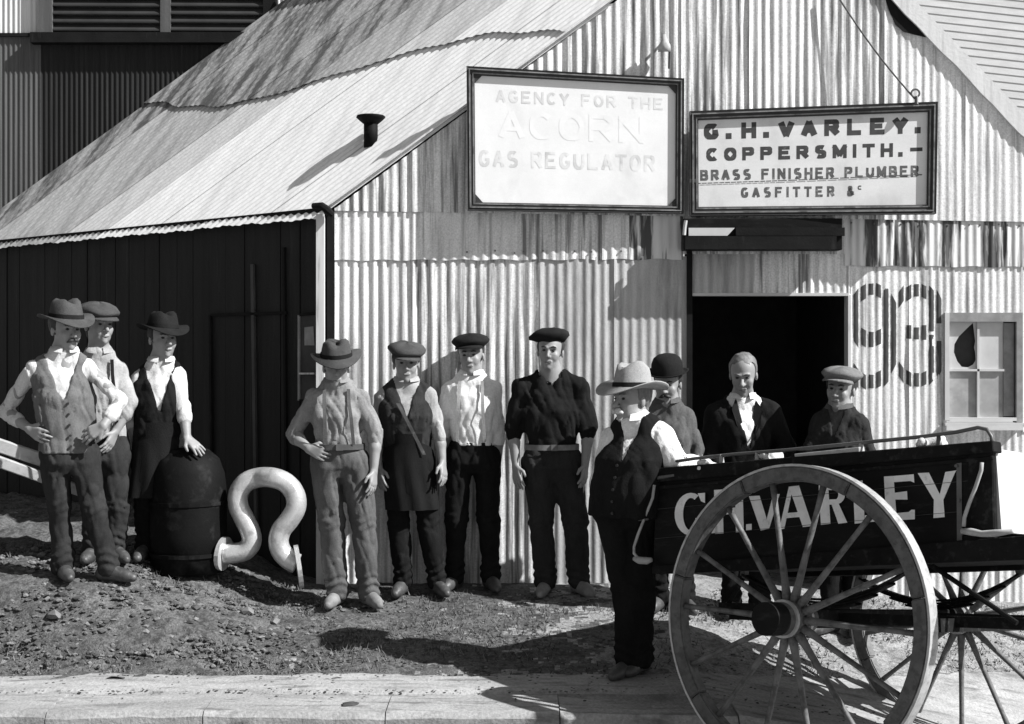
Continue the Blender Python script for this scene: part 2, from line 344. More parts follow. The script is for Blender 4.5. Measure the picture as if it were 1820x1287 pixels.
# middle band
row(595, 1118, lambda x: seam1(x)-6, seam2, 17.6, 9, [IRON_A, IRON_A, IRON_B, IRON_A], A=.0055, yoff=.011, rows=3)
row(1118, 1214, lambda x: seam1(x)-6, seam2, 17, 8, [IRON_D], A=.005, yoff=.012, rows=3)
row(1214, 1500, lambda x: seam1(x)-6, lambda x: 452, 15, 9, [IRON_B], A=.005, yoff=.012, rows=3)
row(1500, 1960, lambda x: seam1(x)-6, seam2, 13.8, 9, [IRON_D, IRON_D, IRON_D], A=.0045, yoff=.011, rows=3)
# gable
row(596, 1210, lambda x: max(verge_py(x), -211), seam1, 17.2, 8, [IRON_B, IRON_B, IRON_A], A=.0072, yoff=.021, rows=6)
row(1210, 1600, lambda x: max(verge_py(x), -211), seam1, 15, 8, [IRON_B, IRON_A, IRON_B], A=.0050, yoff=.021, rows=8)
row(1600, 1945, verge_py, seam1, 14.2, 8, [IRON_A, IRON_A], A=.0028, yoff=.021, rows=6)
# nail heads along the laps
mbn = MB()
for (x0, x1, f, dy) in ((830, 1110, seam2, -14), (1515, 1830, seam1, 7)):
    x = x0
    while x < x1:
        c = Vector((wx(x+random.uniform(-4, 4)), YW-.0195, wz(f(x)+dy+random.uniform(-2, 2))))-SH
        mbn.tube([c, c+Vector((0, .02, 0))], .0065, 6); x += random.choice((18, 34, 52))
tag(mbn.build('nail_heads', METAL, shed), kind='stuff')
# roof
NR = D.cross((APX-C0).normalized()); NR = NR if NR.z > 0 else -NR; NR.normalize()
SLOPE = (APX-C0); SL = SLOPE.length; SU = SLOPE.normalized()
def roofsheet(d0, d1, s0, s1, mt, off, under=False):
    p = .076; seg = 6; nn = int((d1-d0)/p*seg); rows = 5; V = []; Fc = []
    for i in range(nn+1):
        d = d0+(d1-d0)*i/nn
        for j in range(rows+1):
            s_ = s0(d)+(s1(d)-s0(d))*j/rows
            V.append((-d, s_, off+.0042*math.cos(2*math.pi*d/p)+.012*float(fbm(d*1.3, s_*1.1))))
    for i in range(nn):
        for j in range(rows):
            q = i*(rows+1)+j; Fc.append((q, q+1, q+rows+2, q+rows+1))
    o = mesh('roof_sheet', V, Fc, mt, shed, True); c = C0-SH
    E1 = -D; E2 = NR.cross(E1).normalized(); k = SU.dot(E2); h = SU.dot(E1)     # sheets lie in their own frame; the verge is not square to the eave
    o.data.transform(Matrix(((1, h, 0, 0), (0, k, 0, 0), (0, 0, 1, 0), (0, 0, 0, 1))))
    o.matrix_local = Matrix(((E1.x, E2.x, NR.x, c.x), (E1.y, E2.y, NR.y, c.y), (E1.z, E2.z, NR.z, c.z), (0, 0, 0, 1))); return o
LD = 4.72; wS = .61; d = -.05; i = 0
while d < LD:
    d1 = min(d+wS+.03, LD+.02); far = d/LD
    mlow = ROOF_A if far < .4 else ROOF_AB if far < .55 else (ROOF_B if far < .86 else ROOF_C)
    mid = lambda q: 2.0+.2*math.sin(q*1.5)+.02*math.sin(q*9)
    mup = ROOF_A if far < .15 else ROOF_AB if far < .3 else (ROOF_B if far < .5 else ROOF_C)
    o1 = .004 if i % 2 else 0
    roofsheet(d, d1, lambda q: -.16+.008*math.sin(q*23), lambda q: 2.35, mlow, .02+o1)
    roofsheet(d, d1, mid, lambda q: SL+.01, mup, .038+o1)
    d += wS; i += 1
# roof lining, right slope, ridge cap, verge trims
V = [C0, C0+D*LD, APX+D*LD, APX, RE, RE+D*LD]
mesh('roof_lining', toS([v-NR*.02 if k < 4 else v for k, v in enumerate(V)]), [(0, 1, 2, 3), (3, 2, 5, 4)], WOOD_DK, shed)
up = Vector((0, 0, 1))
mesh('roof_slope', toS([APX+up*.03, APX+D*LD+up*.03, RE+D*LD+up*.03, RE+up*.03]), [(0, 1, 2, 3)], ROOF_A, shed)
MB().bar(APX+up*.06-SH, APX+D*LD+up*.06-SH, .22, .03).build('ridge_cap', ROOF_A, shed)
vR = (RE-APX).normalized(); nR = Vector((-vR.z, 0, vR.x)); nR = nR if nR.z > 0 else -nR
a = APX+nR*.005+Vector((0, -.05, 0)); b = RE+vR*.1+nR*.005+Vector((0, -.05, 0))
n_ = 26; V = []; Fc = []
for i in range(n_+1):
    q = a.lerp(b, i/n_); wob = .004*math.sin(i*2.1)+.003*math.sin(i*5.3)
    V += [q-nR*(.035+wob)-SH, q+nR*.075-SH, q+nR*.075+Vector((0, .09, 0))-SH, q-nR*(.035+wob)+Vector((0, .09, 0))-SH]
for i in range(n_):
    for k in range(4): Fc.append((i*4+k, i*4+(k+1) % 4, i*4+4+(k+1) % 4, i*4+4+k))
mesh('verge_capping', V, Fc, TALL_LT, shed)
mbd = MB()  # small irregular dark sheet under the right verge
V = [P(x, y, YW-.032) for x, y in ((1572, -8), (1592, -4), (1618, 22), (1650, 56), (1646, 66), (1628, 62), (1606, 56), (1592, 44), (1580, 18))]
mbd.add(V+[v+Vector((0, .006, 0)) for v in V], [tuple(range(9)), tuple(range(17, 8, -1))]+[(i, (i+1) % 9, 9+(i+1) % 9, 9+i) for i in range(9)])
mesh('verge_dark_patch', toS(mbd.V), mbd.F, WOOD_DK, shed)
MB().bar(C0+Vector((.0, -.035, .02))-SH, APX+Vector((0, -.035, .02))-SH, .012, .05, (0, -1, 0)).build('barge_board', TALL_LT, shed)
# eave fascia and gutter end
MB().bar(C0+D*.0+Vector((-.02, -.03, -.03))-SH, C0+D*LD+Vector((-.02, -.03, -.03))-SH, .03, .05).build('eave_fascia', WOOD_DK, shed)
MB().tube([P(556, 366, 9.05)-SH, P(572, 366, 9.02)-SH, P(582, 374, 9.0)-SH, P(591, 382, 9.02)-SH], [.02, .026, .03, .02], 8).build('gutter_end', WOOD_DK, shed)
# left wall of upright boards, set back under the eave
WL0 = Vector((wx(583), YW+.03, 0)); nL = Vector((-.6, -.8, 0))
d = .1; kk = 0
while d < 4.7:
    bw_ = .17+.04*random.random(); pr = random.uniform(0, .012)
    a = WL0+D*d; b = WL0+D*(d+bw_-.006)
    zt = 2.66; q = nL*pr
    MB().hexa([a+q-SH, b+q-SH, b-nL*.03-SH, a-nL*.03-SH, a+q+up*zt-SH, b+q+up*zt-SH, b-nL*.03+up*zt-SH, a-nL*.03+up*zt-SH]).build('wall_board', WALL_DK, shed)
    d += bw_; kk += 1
BATT = mat('batten_weathered', .06, .8, .5, (9, 9, 3))
# battens and small window in the left wall
def onL(px, py, o=.02): return hit(px, py, WL0+nL*o, nL)
for (x0, y0, x1, y1, wd, m_) in ((449, 470, 456, 960, .028, BATT), (374, 560, 378, 960, .02, WOOD_DK), (505, 440, 510, 960, .02, WOOD_DK), (376, 560, 510, 556, .02, WOOD_DK)):
    MB().bar(onL(x0, y0)-SH, onL(x1, y1)-SH, wd, .02, nL).build('batten', m_, shed)
wn = MB(); A_ = [onL(x, y, .03)-SH for x, y in ((533, 560), (572, 556), (572, 716), (533, 712))]
wo = mesh('window', A_, [(0, 1, 2, 3)], VOID, shed)
for i in range(4): MB().bar(A_[i], A_[(i+1) % 4], .02, .025, nL).build('frame', WFRAME if i == 3 else WOOD_DK, wo)
MB().bar(onL(533, 664, .045)-SH, onL(560, 664, .045)-SH, .012, .02, nL).build('glazing_bar', POST, wo)
mesh('pane', [onL(x, y, .037)-SH for x, y in ((541, 582), (557, 580), (559, 614), (541, 614))], [(0, 1, 2, 3)], WFRAME, wo)
MB().bar(Vector((wx(571), YW-.03, .0))-SH, Vector((wx(571), YW-.03, wz(382)))-SH, .055, .05, (0, -1, 0)).build('corner_post', POST, shed)
MB().bar(Vector((wx(588), YW+.0, .0))-SH, Vector((wx(588), YW+.0, wz(380)))-SH, .05, .03, (0, -1, 0)).build('corner_dark_strip', WOOD_DK, shed)  # dark strip between the pale corner post and the sheets
# interior
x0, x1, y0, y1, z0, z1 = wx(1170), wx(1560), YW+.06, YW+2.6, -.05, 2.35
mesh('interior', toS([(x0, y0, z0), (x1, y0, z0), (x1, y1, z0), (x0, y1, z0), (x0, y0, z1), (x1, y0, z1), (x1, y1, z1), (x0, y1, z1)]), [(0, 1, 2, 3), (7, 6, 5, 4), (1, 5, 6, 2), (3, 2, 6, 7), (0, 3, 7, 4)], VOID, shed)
# door frame
MB().box(Vector((wx(1220), YW-.02, .0))-SH, Vector((wx(1230), YW+.1, wz(446)))-SH).build('door_jamb', WOOD_DK, shed)
MB().box(Vector((wx(1507), YW-.008, .0))-SH, Vector((wx(1512), YW+.1, wz(524)))-SH).build('door_jamb', POST, shed)
MB().box(Vector((wx(1230), YW-.012, wz(526)))-SH, Vector((wx(1507), YW+.06, wz(521)))-SH).build('door_lintel', WFRAME_L, shed)
# sliding door hood
hd = MB().box(P(1215, 444, 8.96)-SH, Vector((wx(1488), YW-.02, wz(392)))-SH).build('door_hood', CART, shed, bevel=.004)
MB().hexa([P(1224, 419, 8.93)-SH, P(1293, 419, 8.93)-SH, P(1293, 419, 8.957)-SH, P(1224, 419, 8.957)-SH, P(1224, 405, 8.93)-SH, P(1306, 405, 8.93)-SH, P(1306, 405, 8.957)-SH, P(1224, 405, 8.957)-SH]).build('rail_board_sun_shade', WFRAME_L, hd)  # lit end of the board, sunlight put into its pale colour
MB().box(P(1308, 419, 8.935)-SH, P(1500, 405, 8.957)-SH).build('rail_board_sun_shade', WOOD_DK, hd)  # rest of the board, the sign's shadow put into its dark colour
MB().box(P(1218, 443, 8.91)-SH, P(1484, 421, 8.957)-SH).build('fascia_board', WOOD_DK, hd)
MB().tube([P(1219, 392, 8.93)-SH, P(1217, 405, 8.93)-SH, P(1216, 418, 8.93)-SH], .012, 8).build('bracket', POST, hd)
# right-hand window
win = MB().box(Vector((wx(1686), YW+.05, wz(745)))-SH, Vector((wx(1812), YW+.07, wz(562)))-SH).build('window', VOID, shed)
for (a, b, m_) in (((1678, 747), (1686, 556), WFRAME_L), ((1805, 751), (1816, 556), WFRAME), ((1686, 572), (1805, 556), WFRAME), ((1686, 748), (1805, 742), WFRAME_L)):  # right member darker, its shade put into the colour
    MB().box(Vector((wx(a[0]), YW-.02, wz(a[1])))-SH, Vector((wx(b[0]), YW+.05, wz(b[1])))-SH).build('frame', m_, win)
MB().box(Vector((wx(1676), YW-.05, wz(756)))-SH, Vector((wx(1822), YW+.03, wz(751.5)))-SH).build('sill', WFRAME_L, win)
def pane(x0, y0, x1, y1, hole=None, m_=GLASS):
    out = [(x0, y0), (x1, y0), (x1, y1), (x0, y1)]; f = lambda p: Vector((wx(p[0]), YW+.02, wz(p[1])))-SH
    if hole:
        pts_ = [Vector((p[0], p[1], 0)) for p in out]; hp = [Vector((p[0], p[1], 0)) for p in hole]
        tri = tessellate_polygon([pts_, hp]); al = out+hole
        return mesh('pane', [f(p) for p in al], tri, m_, win)
    return mesh('pane', [f(p) for p in out], [(0, 1, 2, 3)], m_, win)
pane(1686, 572, 1737, 656, [(1731, 568.0+6), (1722, 582), (1706, 598), (1698, 612), (1697, 626), (1703, 642), (1711, 652), (1722, 653), (1731, 648), (1736, 640), (1735, 626), (1733, 618), (1735, 606), (1733, 590)])
pane(1741, 572, 1785, 656); pane(1686, 660, 1737, 742, None, mat('grey_pane', .30, .3, .2, (9, 9, 9), .55, .5, (7, 7, 7), .5, .7)); pane(1741, 660, 1785, 742, None, bpy.data.materials['grey_pane'])  # lower panes in a greyer tone
for (a, b) in (((1737, 742), (1741, 572)), ((1686, 660), (1785, 656))):
    MB().box(Vector((wx(a[0]), YW+.0, wz(a[1])))-SH, Vector((wx(b[0]), YW+.03+(.004 if a[0] == 1737 else 0), wz(b[1])))-SH).build('glazing_bar', WFRAME_L, win)
MB().box(Vector((wx(1785), YW+.01, wz(740)))-SH, Vector((wx(1803), YW+.045, wz(574)))-SH).build('frame_shade', WFRAME, win)  # added dark strip standing for the shade inside the right frame
# painted number
def dist_poly(x, y, pts_):
    best = 1e9
    for (a, b) in zip(pts_[:-1], pts_[1:]):
        dx, dy = b[0]-a[0], b[1]-a[1]; t = max(0, min(1, ((x-a[0])*dx+(y-a[1])*dy)/(dx*dx+dy*dy+1e-9)))
        best = min(best, math.hypot(x-a[0]-t*dx, y-a[1]-t*dy))
    return best
def arc(cx, cy, rx, ry, a0, a1, n=14): return [(cx+rx*math.cos(math.radians(a0+(a1-a0)*i/n)), cy-ry*math.sin(math.radians(a0+(a1-a0)*i/n))) for i in range(n+1)]
NINE = {0: [(518, 612), (651, 685)], 1: [(507, 533), (585, 615), (664, 690)], 2: [(504, 524), (590, 617), (666, 690)], 3: [(505, 528), (586, 613), (660, 688)], 4: [(509, 683)], 5: [(530, 656)]}
THREE = {6: [(513, 541), (648, 675)], 7: [(508, 533), (578, 602), (660, 685)], 8: [(505, 527), (582, 603), (663, 687)], 9: [(507, 530), (578, 604), (661, 685)], 10: [(512, 589), (595, 680)], 11: [(523, 575), (606, 668)]}
SK = (-1.4, -.6, -.05, .45, 1.1, 1.9)
def digit(tab):
    pitch = 13.4; mbx = MB()
    for kx, runs in tab.items():
        xr = 1508+pitch*(kx+1)+(.5*pitch)*0
        for (a, b) in runs:
            n = max(3, int((b-a)/5)); m = 6; Vv = []
            sk = SK[kx % 6]; sg = lambda y_: (sk if y_ < 547 else (0 if (kx > 5 and y_ < 620) else -sk))
            for j in range(n+1):
                for k in range(m+1):
                    px = xr+pitch*.33*(2*k/m-1)*(1+.05*math.sin(j*1.7+kx)); o_ = px-xr
                    py = (a+sg(a)*o_)*(1-j/n)+(b+sg(b)*o_)*j/n
                    ys = [f_(px, py) for a0, a1, b0, b1, f_ in SURF if a0 <= px <= a1 and b0-4 <= py <= b1+4]; Vv.append(Vector((wx(px), min(ys)-.0014, wz(py)))-SH)
            mbx.add(Vv, [(j*(m+1)+k, (j+1)*(m+1)+k, (j+1)*(m+1)+k+1, j*(m+1)+k+1) for j in range(n) for k in range(m)])
    return mbx.build('painted_digit', DIGIT, shed)
digit(NINE)['label'] = 'dark painted figure 9 beside the doorway'
digit(THREE)['label'] = 'dark painted figure 3 beside the window'
# roof vent pipe
vb = hit(659, 250, C0+NR*.03, NR)-SH
vp = MB().tube([vb-up*.05, vb+up*.15], .05, 12).build('vent_pipe', DRUM, shed, True)
MB().tube([vb+up*.12, vb+up*.15, vb+up*.165, vb+up*.175], [.055, .09, .105, .10], 14).build('vent_cap', DRUM, vp, True)
# hook and insulator on the gable
ins = MB().tube([P(1181, 92, 9.0)-SH, P(1181, 80, 8.99)-SH, P(1181, 72, 8.99)-SH, P(1180, 62, 8.99)-SH], [.045, .04, .022, .014], 10).build('hook_insulator', PALE, shed, True)
MB().tube([P(1180, 76, 8.99)-SH, P(1180, 74, 9.09)-SH], .01, 6).build('arm', METAL, ins)
MB().tube([P(1190, 92, 9.0)-SH, P(1189, 122, 9.04)-SH], .008, 6).build('wire', METAL, ins)
print('shed')
# ------------------------------------------------------------------ sign boards
def letters():
    A = {}
    def a(cx, cy, rx, ry, a0, a1, n=10): return [(cx+rx*math.cos(math.radians(a0+(a1-a0)*i/n)), cy+ry*math.sin(math.radians(a0+(a1-a0)*i/n))) for i in range(n+1)]
    A['A'] = [[(0, 0), (.5, 1)], [(.5, 1), (1, 0)], [(.2, .32), (.8, .32)]]
    A['B'] = [[(0, 0), (0, 1)], [(0, 1), (.6, 1)]+a(.6, .76, .32, .24, 90, -90)+[(0, .52)], [(0, .52), (.65, .52)]+a(.65, .26, .35, .26, 90, -90)+[(0, 0)]]
    A['C'] = [a(.52, .5, .5, .5, 45, 315, 16)]
    A['E'] = [[(0, 0), (0, 1)], [(0, 1), (.9, 1)], [(0, .52), (.75, .52)], [(0, 0), (.95, 0)]]
    A['F'] = [[(0, 0), (0, 1)], [(0, 1), (.9, 1)], [(0, .52), (.75, .52)]]
    A['G'] = [a(.52, .5, .5, .5, 45, 330, 16)+[(.98, .42), (.6, .42)]]
    A['H'] = [[(0, 0), (0, 1)], [(1, 0), (1, 1)], [(0, .5), (1, .5)]]
    A['I'] = [[(.5, 0), (.5, 1)]]
    A['L'] = [[(0, 1), (0, 0)], [(0, 0), (.9, 0)]]
    A['M'] = [[(0, 0), (0, 1)], [(0, 1), (.5, .15)], [(.5, .15), (1, 1)], [(1, 1), (1, 0)]]
    A['N'] = [[(0, 0), (0, 1)], [(0, 1), (1, 0)], [(1, 0), (1, 1)]]
    A['O'] = [a(.5, .5, .5, .5, 0, 360, 20)]
    A['P'] = [[(0, 0), (0, 1)], [(0, 1), (.6, 1)]+a(.6, .74, .36, .26, 90, -90)+[(0, .48)]]
    A['R'] = A['P']+[[(.5, .48), (1, 0)]]
    A['S'] = [a(.5, .75, .42, .25, 40, 270, 10)+a(.5, .25, .45, .25, 90, -140, 10)]
    A['T'] = [[(0, 1), (1, 1)], [(.5, 1), (.5, 0)]]
    A['U'] = [[(0, 1), (0, .4)]+a(.5, .4, .5, .4, 180, 360)+[(1, 1)]]
    A['V'] = [[(0, 1), (.5, 0)], [(.5, 0), (1, 1)]]
    A['W'] = [[(0, 1), (.25, 0)], [(.25, 0), (.5, .8)], [(.5, .8), (.75, 0)], [(.75, 0), (1, 1)]]
    A['Y'] = [[(0, 1), (.5, .45)], [(1, 1), (.5, .45)], [(.5, .45), (.5, 0)]]
    A['&'] = [[(1, 0), (.25, .8)]+a(.42, .82, .2, .18, 180, 0, 6)+[(.1, .35)]+a(.38, .22, .3, .22, 150, 330, 8)+[(.95, .5)]]
    A['.'] = [[(.3, .0), (.3, .1)]]
    A['-'] = [[(0, .5), (1, .5)]]
    return A
GL = letters()
def glyph(fn, ch, x, y, w_, h, th, thx=None):
    """stroke letter in a 2D frame; fn maps (x,y,depth) to 3D. y up. returns MB"""
    m = MB(); thx = thx or th; dz = 0
    for s_ in GL[ch]:
        if ch == '.': r = th*.62; q = [(x+w_*.3-r, y), (x+w_*.3+r, y), (x+w_*.3+r, y+2*r), (x+w_*.3-r, y+2*r)]; m.add([fn(a, b, .0004) for a, b in q], [(0, 1, 2, 3)]); continue
        ins_ = th/2
        pts_ = [(x+thx/2+a*(w_-thx), y+ins_+b*(h-th)) for a, b in s_]
        L_ = []; R_ = []; n = len(pts_); closed = n > 3 and math.hypot(pts_[0][0]-pts_[-1][0], pts_[0][1]-pts_[-1][1]) < 1e-4
        for i, p in enumerate(pts_):
            a = pts_[i-1] if i else (pts_[-2] if closed else p); b = pts_[i+1] if i < n-1 else (pts_[1] if closed else p)
            dx, dy = b[0]-a[0], b[1]-a[1]; l = math.hypot(dx, dy) or 1; dx /= l; dy /= l
            wv = (thx*abs(dy)+th*abs(dx))/2
            ex = 0 if closed else (th*.5 if (i in (0, n-1)) and n == 2 else 0)
            sg = -1 if i == 0 else 1
            px_, py_ = p[0]+dx*ex*sg*(1 if abs(dx) < .05 or abs(dy) < .05 else .4), p[1]+dy*ex*sg*(1 if abs(dx) < .05 or abs(dy) < .05 else .6)
            L_.append((px_-dy*wv, py_+dx*wv)); R_.append((px_+dy*wv, py_-dx*wv))
        dz += .0003
        clampy = lambda q: (q[0], min(max(q[1], y), y+h))
        V = []
        for l_, r_ in zip(L_, R_): V += [fn(*clampy(l_), dz), fn(*clampy(r_), dz)]
        m.add(V, [(2*i, 2*i+1, 2*i+3, 2*i+2) for i in range(n-1)])
    return m
def text(fn, s_, x, y, h, cw, gap, th, mt, parent, widths={}, name='letter', thx=None):
    for ch in s_:
        w_ = cw*widths.get(ch, 1)
        if ch == ' ': x += cw*.6+gap; continue
        if ch == '.': w_ = th*1.5
        if ch == 'I': w_ = th*1.1
        if ch == 'M': w_ = cw*1.15
        glyph(fn, ch, x, y, w_, h, th, thx).build(name, mt, parent); x += w_+gap
    return x
def signboard(c, Ys, mtp, oct_, name, label, fw, side):
    """c = photo corners tl,tr,br,bl ; Ys = depths left, right"""
    pts = [P(c[0][0], c[0][1], Ys[0]), P(c[1][0], c[1][1], Ys[1]), P(c[2][0], c[2][1], Ys[1]), P(c[3][0], c[3][1], Ys[0])]
    root = empty(name, (pts[0]+pts[1]+pts[2]+pts[3])/4); O = root.location.copy(); tag(root, label, 'sign', 'framed sign boards on the gable')
    nrm = (pts[1]-pts[0]).cross(pts[3]-pts[0]).normalized(); nrm = nrm if nrm.y < 0 else -nrm
    def f(u, v, dpt=0):     # u 0..1 left-right, v 0..1 bottom-top
        return pts[3].lerp(pts[2], u).lerp(pts[0].lerp(pts[1], u), v)+nrm*dpt-O
    W = (pts[1]-pts[0]).length; H = (pts[3]-pts[0]).length; a = fw/W; b = fw/H
    MB().hexa([f(.01, .01, -.012), f(.99, .01, -.012), f(.99, .01, 0), f(.01, .01, 0), f(.01, .99, -.012), f(.99, .99, -.012), f(.99, .99, 0), f(.01, .99, 0)]).build('panel', mtp, root)
    for (A_, B_, C_, D_) in (((0, 0), (1, 0), (1-a, b), (a, b)), ((0, 1), (1, 1), (1-a, 1-b), (a, 1-b)), ((0, 0), (0, 1), (a, 1-b), (a, b)), ((1, 0), (1, 1), (1-a, 1-b), (1-a, b))):
        fr = MB().hexa([f(*A_, -.02), f(*B_, -.02), f(*C_, -.02), f(*D_, -.02), f(*A_, .03), f(*B_, .03), f(*C_, .012), f(*D_, .012)]).build('frame', FRAME_DK, root)
        for t0, t1, dd in ((.28, .42, .034), (.72, .86, .024)):
            lp = lambda p, q, t: (p[0]+(q[0]-p[0])*t, p[1]+(q[1]-p[1])*t)
            k0, k1, k2, k3 = lp(A_, D_, t0), lp(B_, C_, t0), lp(B_, C_, t1), lp(A_, D_, t1)
            MB().hexa([f(*k0, .0), f(*k1, .0), f(*k2, .0), f(*k3, .0), f(*k0, dd), f(*k1, dd), f(*k2, dd), f(*k3, dd)]).build('bead', FRAME_LT, fr)
    if oct_:
        for (x_, y_, sx_, sy_) in ((a, b, 1, 1), (1-a, b, -1, 1), (a, 1-b, 1, -1), (1-a, 1-b, -1, -1)):
            q = [(x_, y_), (x_+sx_*.05/W, y_), (x_, y_+sy_*.055/H)]
            MB().add([f(*p, .003) for p in q]+[f(*p, .012) for p in q], [(0, 1, 2), (5, 4, 3), (0, 3, 4, 1), (1, 4, 5, 2), (2, 5, 3, 0)]).build('corner_piece', FRAME_DK, root)
    return root, f, W, H, O
sL, fL, WLs, HLs, _ = signboard(((829, 119), (1215, 141), (1214, 380), (831, 374)), (8.985, 9.03), SIGN_W, True, 'sign_board', 'large white framed board with clipped corners and nearly erased lettering, left of the two signs', .055, 0)
fl = lambda x, y, d_=0: fL(x, y*1.0, .0006+d_*.3)
def tl(s_, x, y, h, cw, gap, th, m_, **k): text(lambda a, b, d_=0: fL(a/WLs, b/HLs, .0006+d_*.3), s_, x, y, h, cw, gap, th, m_, sL, name='faded_letter', **k)
tl('AGENCY FOR THE', .20, .745, .085, .065, .022, .014, GHOST_D)
tl('ACORN', .22, .50, .19, .17, .035, .03, GHOST_L)
tl('GAS REGULATOR', .08, .30, .115, .075, .022, .018, GHOST_D)
sR, fR, WRs, HRs, _ = signboard(((1225, 199), (1665, 182), (1662, 381), (1226, 384)), (9.01, 8.94), SIGN_W2, False, 'sign_board', 'framed board lettered G.H. VARLEY COPPERSMITH hanging above the doorway, right of the two signs', .06, 1)
# text placed from photo columns: x fraction from px
def tr(s_, px0, px1, pyb, pyt, m_, th, cwf=.72, widths={}):
    n = sum(.45 if c == ' ' else (.35 if c in '.I' else 1) for c in s_)
    u0 = (px0-1226)/438*WRs; u1 = (px1-1226)/438*WRs
    v0 = (383-pyb)/184.*HRs; h = (pyb-pyt)/184.*HRs
    cw = (u1-u0)/n*cwf; gap = ((u1-u0)-sum((cw*.6) if c == ' ' else (th*1.5 if c == '.' else th*1.1 if c == 'I' else cw*1.15 if c == 'M' else cw) for c in s_))/(len(s_)-1)
    text(lambda a, b, d_=0: fR(a/WRs, b/HRs+.0*a, .0006+d_*.3), s_, u0, v0, h, cw, gap, th, m_, sR)
tr('G.H.VARLEY.', 1252, 1640, 249, 221, LETTER, .032, .62)
tr('COPPERSMITH.-', 1256, 1640, 287, 264, LETTER, .024, .66)
tr('BRASS FINISHER PLUMBER', 1245, 1634, 321, 302, LETTER_F, .0165, .72)
tr('GASFITTER &', 1318, 1520, 352, 334, LETTER_F, .0155, .64)
text(lambda a, b, d_=0: fR(a/WRs, b/HRs, .0006+d_*.3), 'C', (1526-1226)/438*WRs, (383-341)/184*HRs, .028, .03, .01, .007, LETTER_F, sR)
for (a, b, v0_, v1_) in ((.025, .36, .305, .318), (.36, .95, .318, .352)):
    for i in range(14):
        u0 = a+(b-a)*i/14; u1 = a+(b-a)*(i+.86)/14; vv = v0_+(v1_-v0_)*i/14
        if i == 0: lm = MB()
        lm.add([fR(u0, vv, .0042), fR(u1, vv+.001, .0042), fR(u1, vv+.011, .0042), fR(u0, vv+.01, .0042)], [(0, 1, 2, 3)])
    lm.build('crack_line', LETTER_F, sR)
MB().box(P(1236, 325, 8.995)-sR.location, P(1226, 318, 8.98)-sR.location).build('hinge', METAL, sR)
# chain from gable to sign
pts = []
for i in range(30):
    t = i/29; x = 1480+(1626-1480)*t; y = -20+(176+20)*t+9*math.sin(t*math.pi)
    pts.append(P(x, y, 9.03-.13*t))
MBc = MB().tube([p for p in pts], .006, 6)
ch = MBc.build('hanging_chain', METAL); tag(ch, 'thin dark chain hanging from the gable to the corner of the lettered board', 'chain')
rg = MB(); c = P(1627, 166, 8.90)
rg.tube([c+Vector((.028*math.cos(t), 0, .028*math.sin(t))) for t in np.linspace(0, 6.28, 13)], .007, 6, cap=False).build('ring', METAL, ch)
MB().tube([P(1629, 172, 8.9), P(1629, 186, 8.89)], .013, 8).build('eye_bolt', METAL, ch)
print('signs')
# ------------------------------------------------------------------ tall building behind, left
YT = 11.97; KT = F/YT
def tx(px): return (px-CX)/KT
def tz(py): return CZ-(py-HY)/KT
tb = empty('tall_building', (tx(280), YT, .2)); TB = tb.location.copy(); tag(tb, 'tall dark corrugated building with a louvred window rising behind the workshop roof', 'building')
def tsheet(x0, x1, y0, y1, mt, A=.006, pitch=9.):
    nn = int((x1-x0)/pitch*4); V = []; Fc = []
    for i in range(nn+1):
        px = x0+(x1-x0)*i/nn
        for py in (y0, y1): V.append(Vector((tx(px), YT-A*math.cos(2*math.pi*px/pitch), tz(py)))-TB)
    for i in range(nn): Fc.append((2*i, 2*i+1, 2*i+3, 2*i+2))
    return mesh('corrugated_sheet', V, Fc, mt, tb, True)
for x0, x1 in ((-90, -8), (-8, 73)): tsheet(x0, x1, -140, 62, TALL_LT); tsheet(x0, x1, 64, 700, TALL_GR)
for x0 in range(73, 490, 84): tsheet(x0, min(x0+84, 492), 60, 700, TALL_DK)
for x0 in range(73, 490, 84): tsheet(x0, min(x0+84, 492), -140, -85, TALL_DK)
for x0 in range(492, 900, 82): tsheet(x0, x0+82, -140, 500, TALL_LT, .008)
MB().box(Vector((tx(-90), YT+.02, .0))-TB, Vector((tx(980), YT+.2, tz(-140)))-TB).build('wall', TALL_DK, tb)
MB().box(Vector((tx(-90), YT-.03, tz(66)))-TB, Vector((tx(70), YT-.008, tz(60)))-TB).build('ledge', WOOD_DK, tb)
lw = MB().box(Vector((tx(82), YT-.005, tz(62)))-TB, Vector((tx(486), YT+.0, tz(-85)))-TB).build('window', VOID, tb)
for a, b, yy in ((( 60, 80), (492, 62), .10), ((73, 62), (97, -90), .07), ((470, 62), (492, -90), .07), ((288, 62), (306, -90), .06)):
    MB().box(Vector((tx(a[0]), YT-yy, tz(a[1])))-TB, Vector((tx(b[0]), YT-.006, tz(b[1])))-TB).build('frame', TALL_GR if a[0] in (73, 288) else WOOD_DK, lw)
LOUV = mat('louvre_slat', .028, .6, .3, (5, 5, 5))
for x0, x1 in ((97, 288), (306, 470)):
    y = -82
    while y < 58:
        a = Vector((tx(x0), YT-.055, tz(y+9)))-TB; b = Vector((tx(x1), YT-.055, tz(y+10)))-TB; o_ = Vector((0, .045, .06))
        MB().hexa([a, b, b+o_, a+o_, a+up*.012, b+up*.012, b+o_+up*.012, a+o_+up*.012]).build('louvre', LOUV, lw); y += 14.4
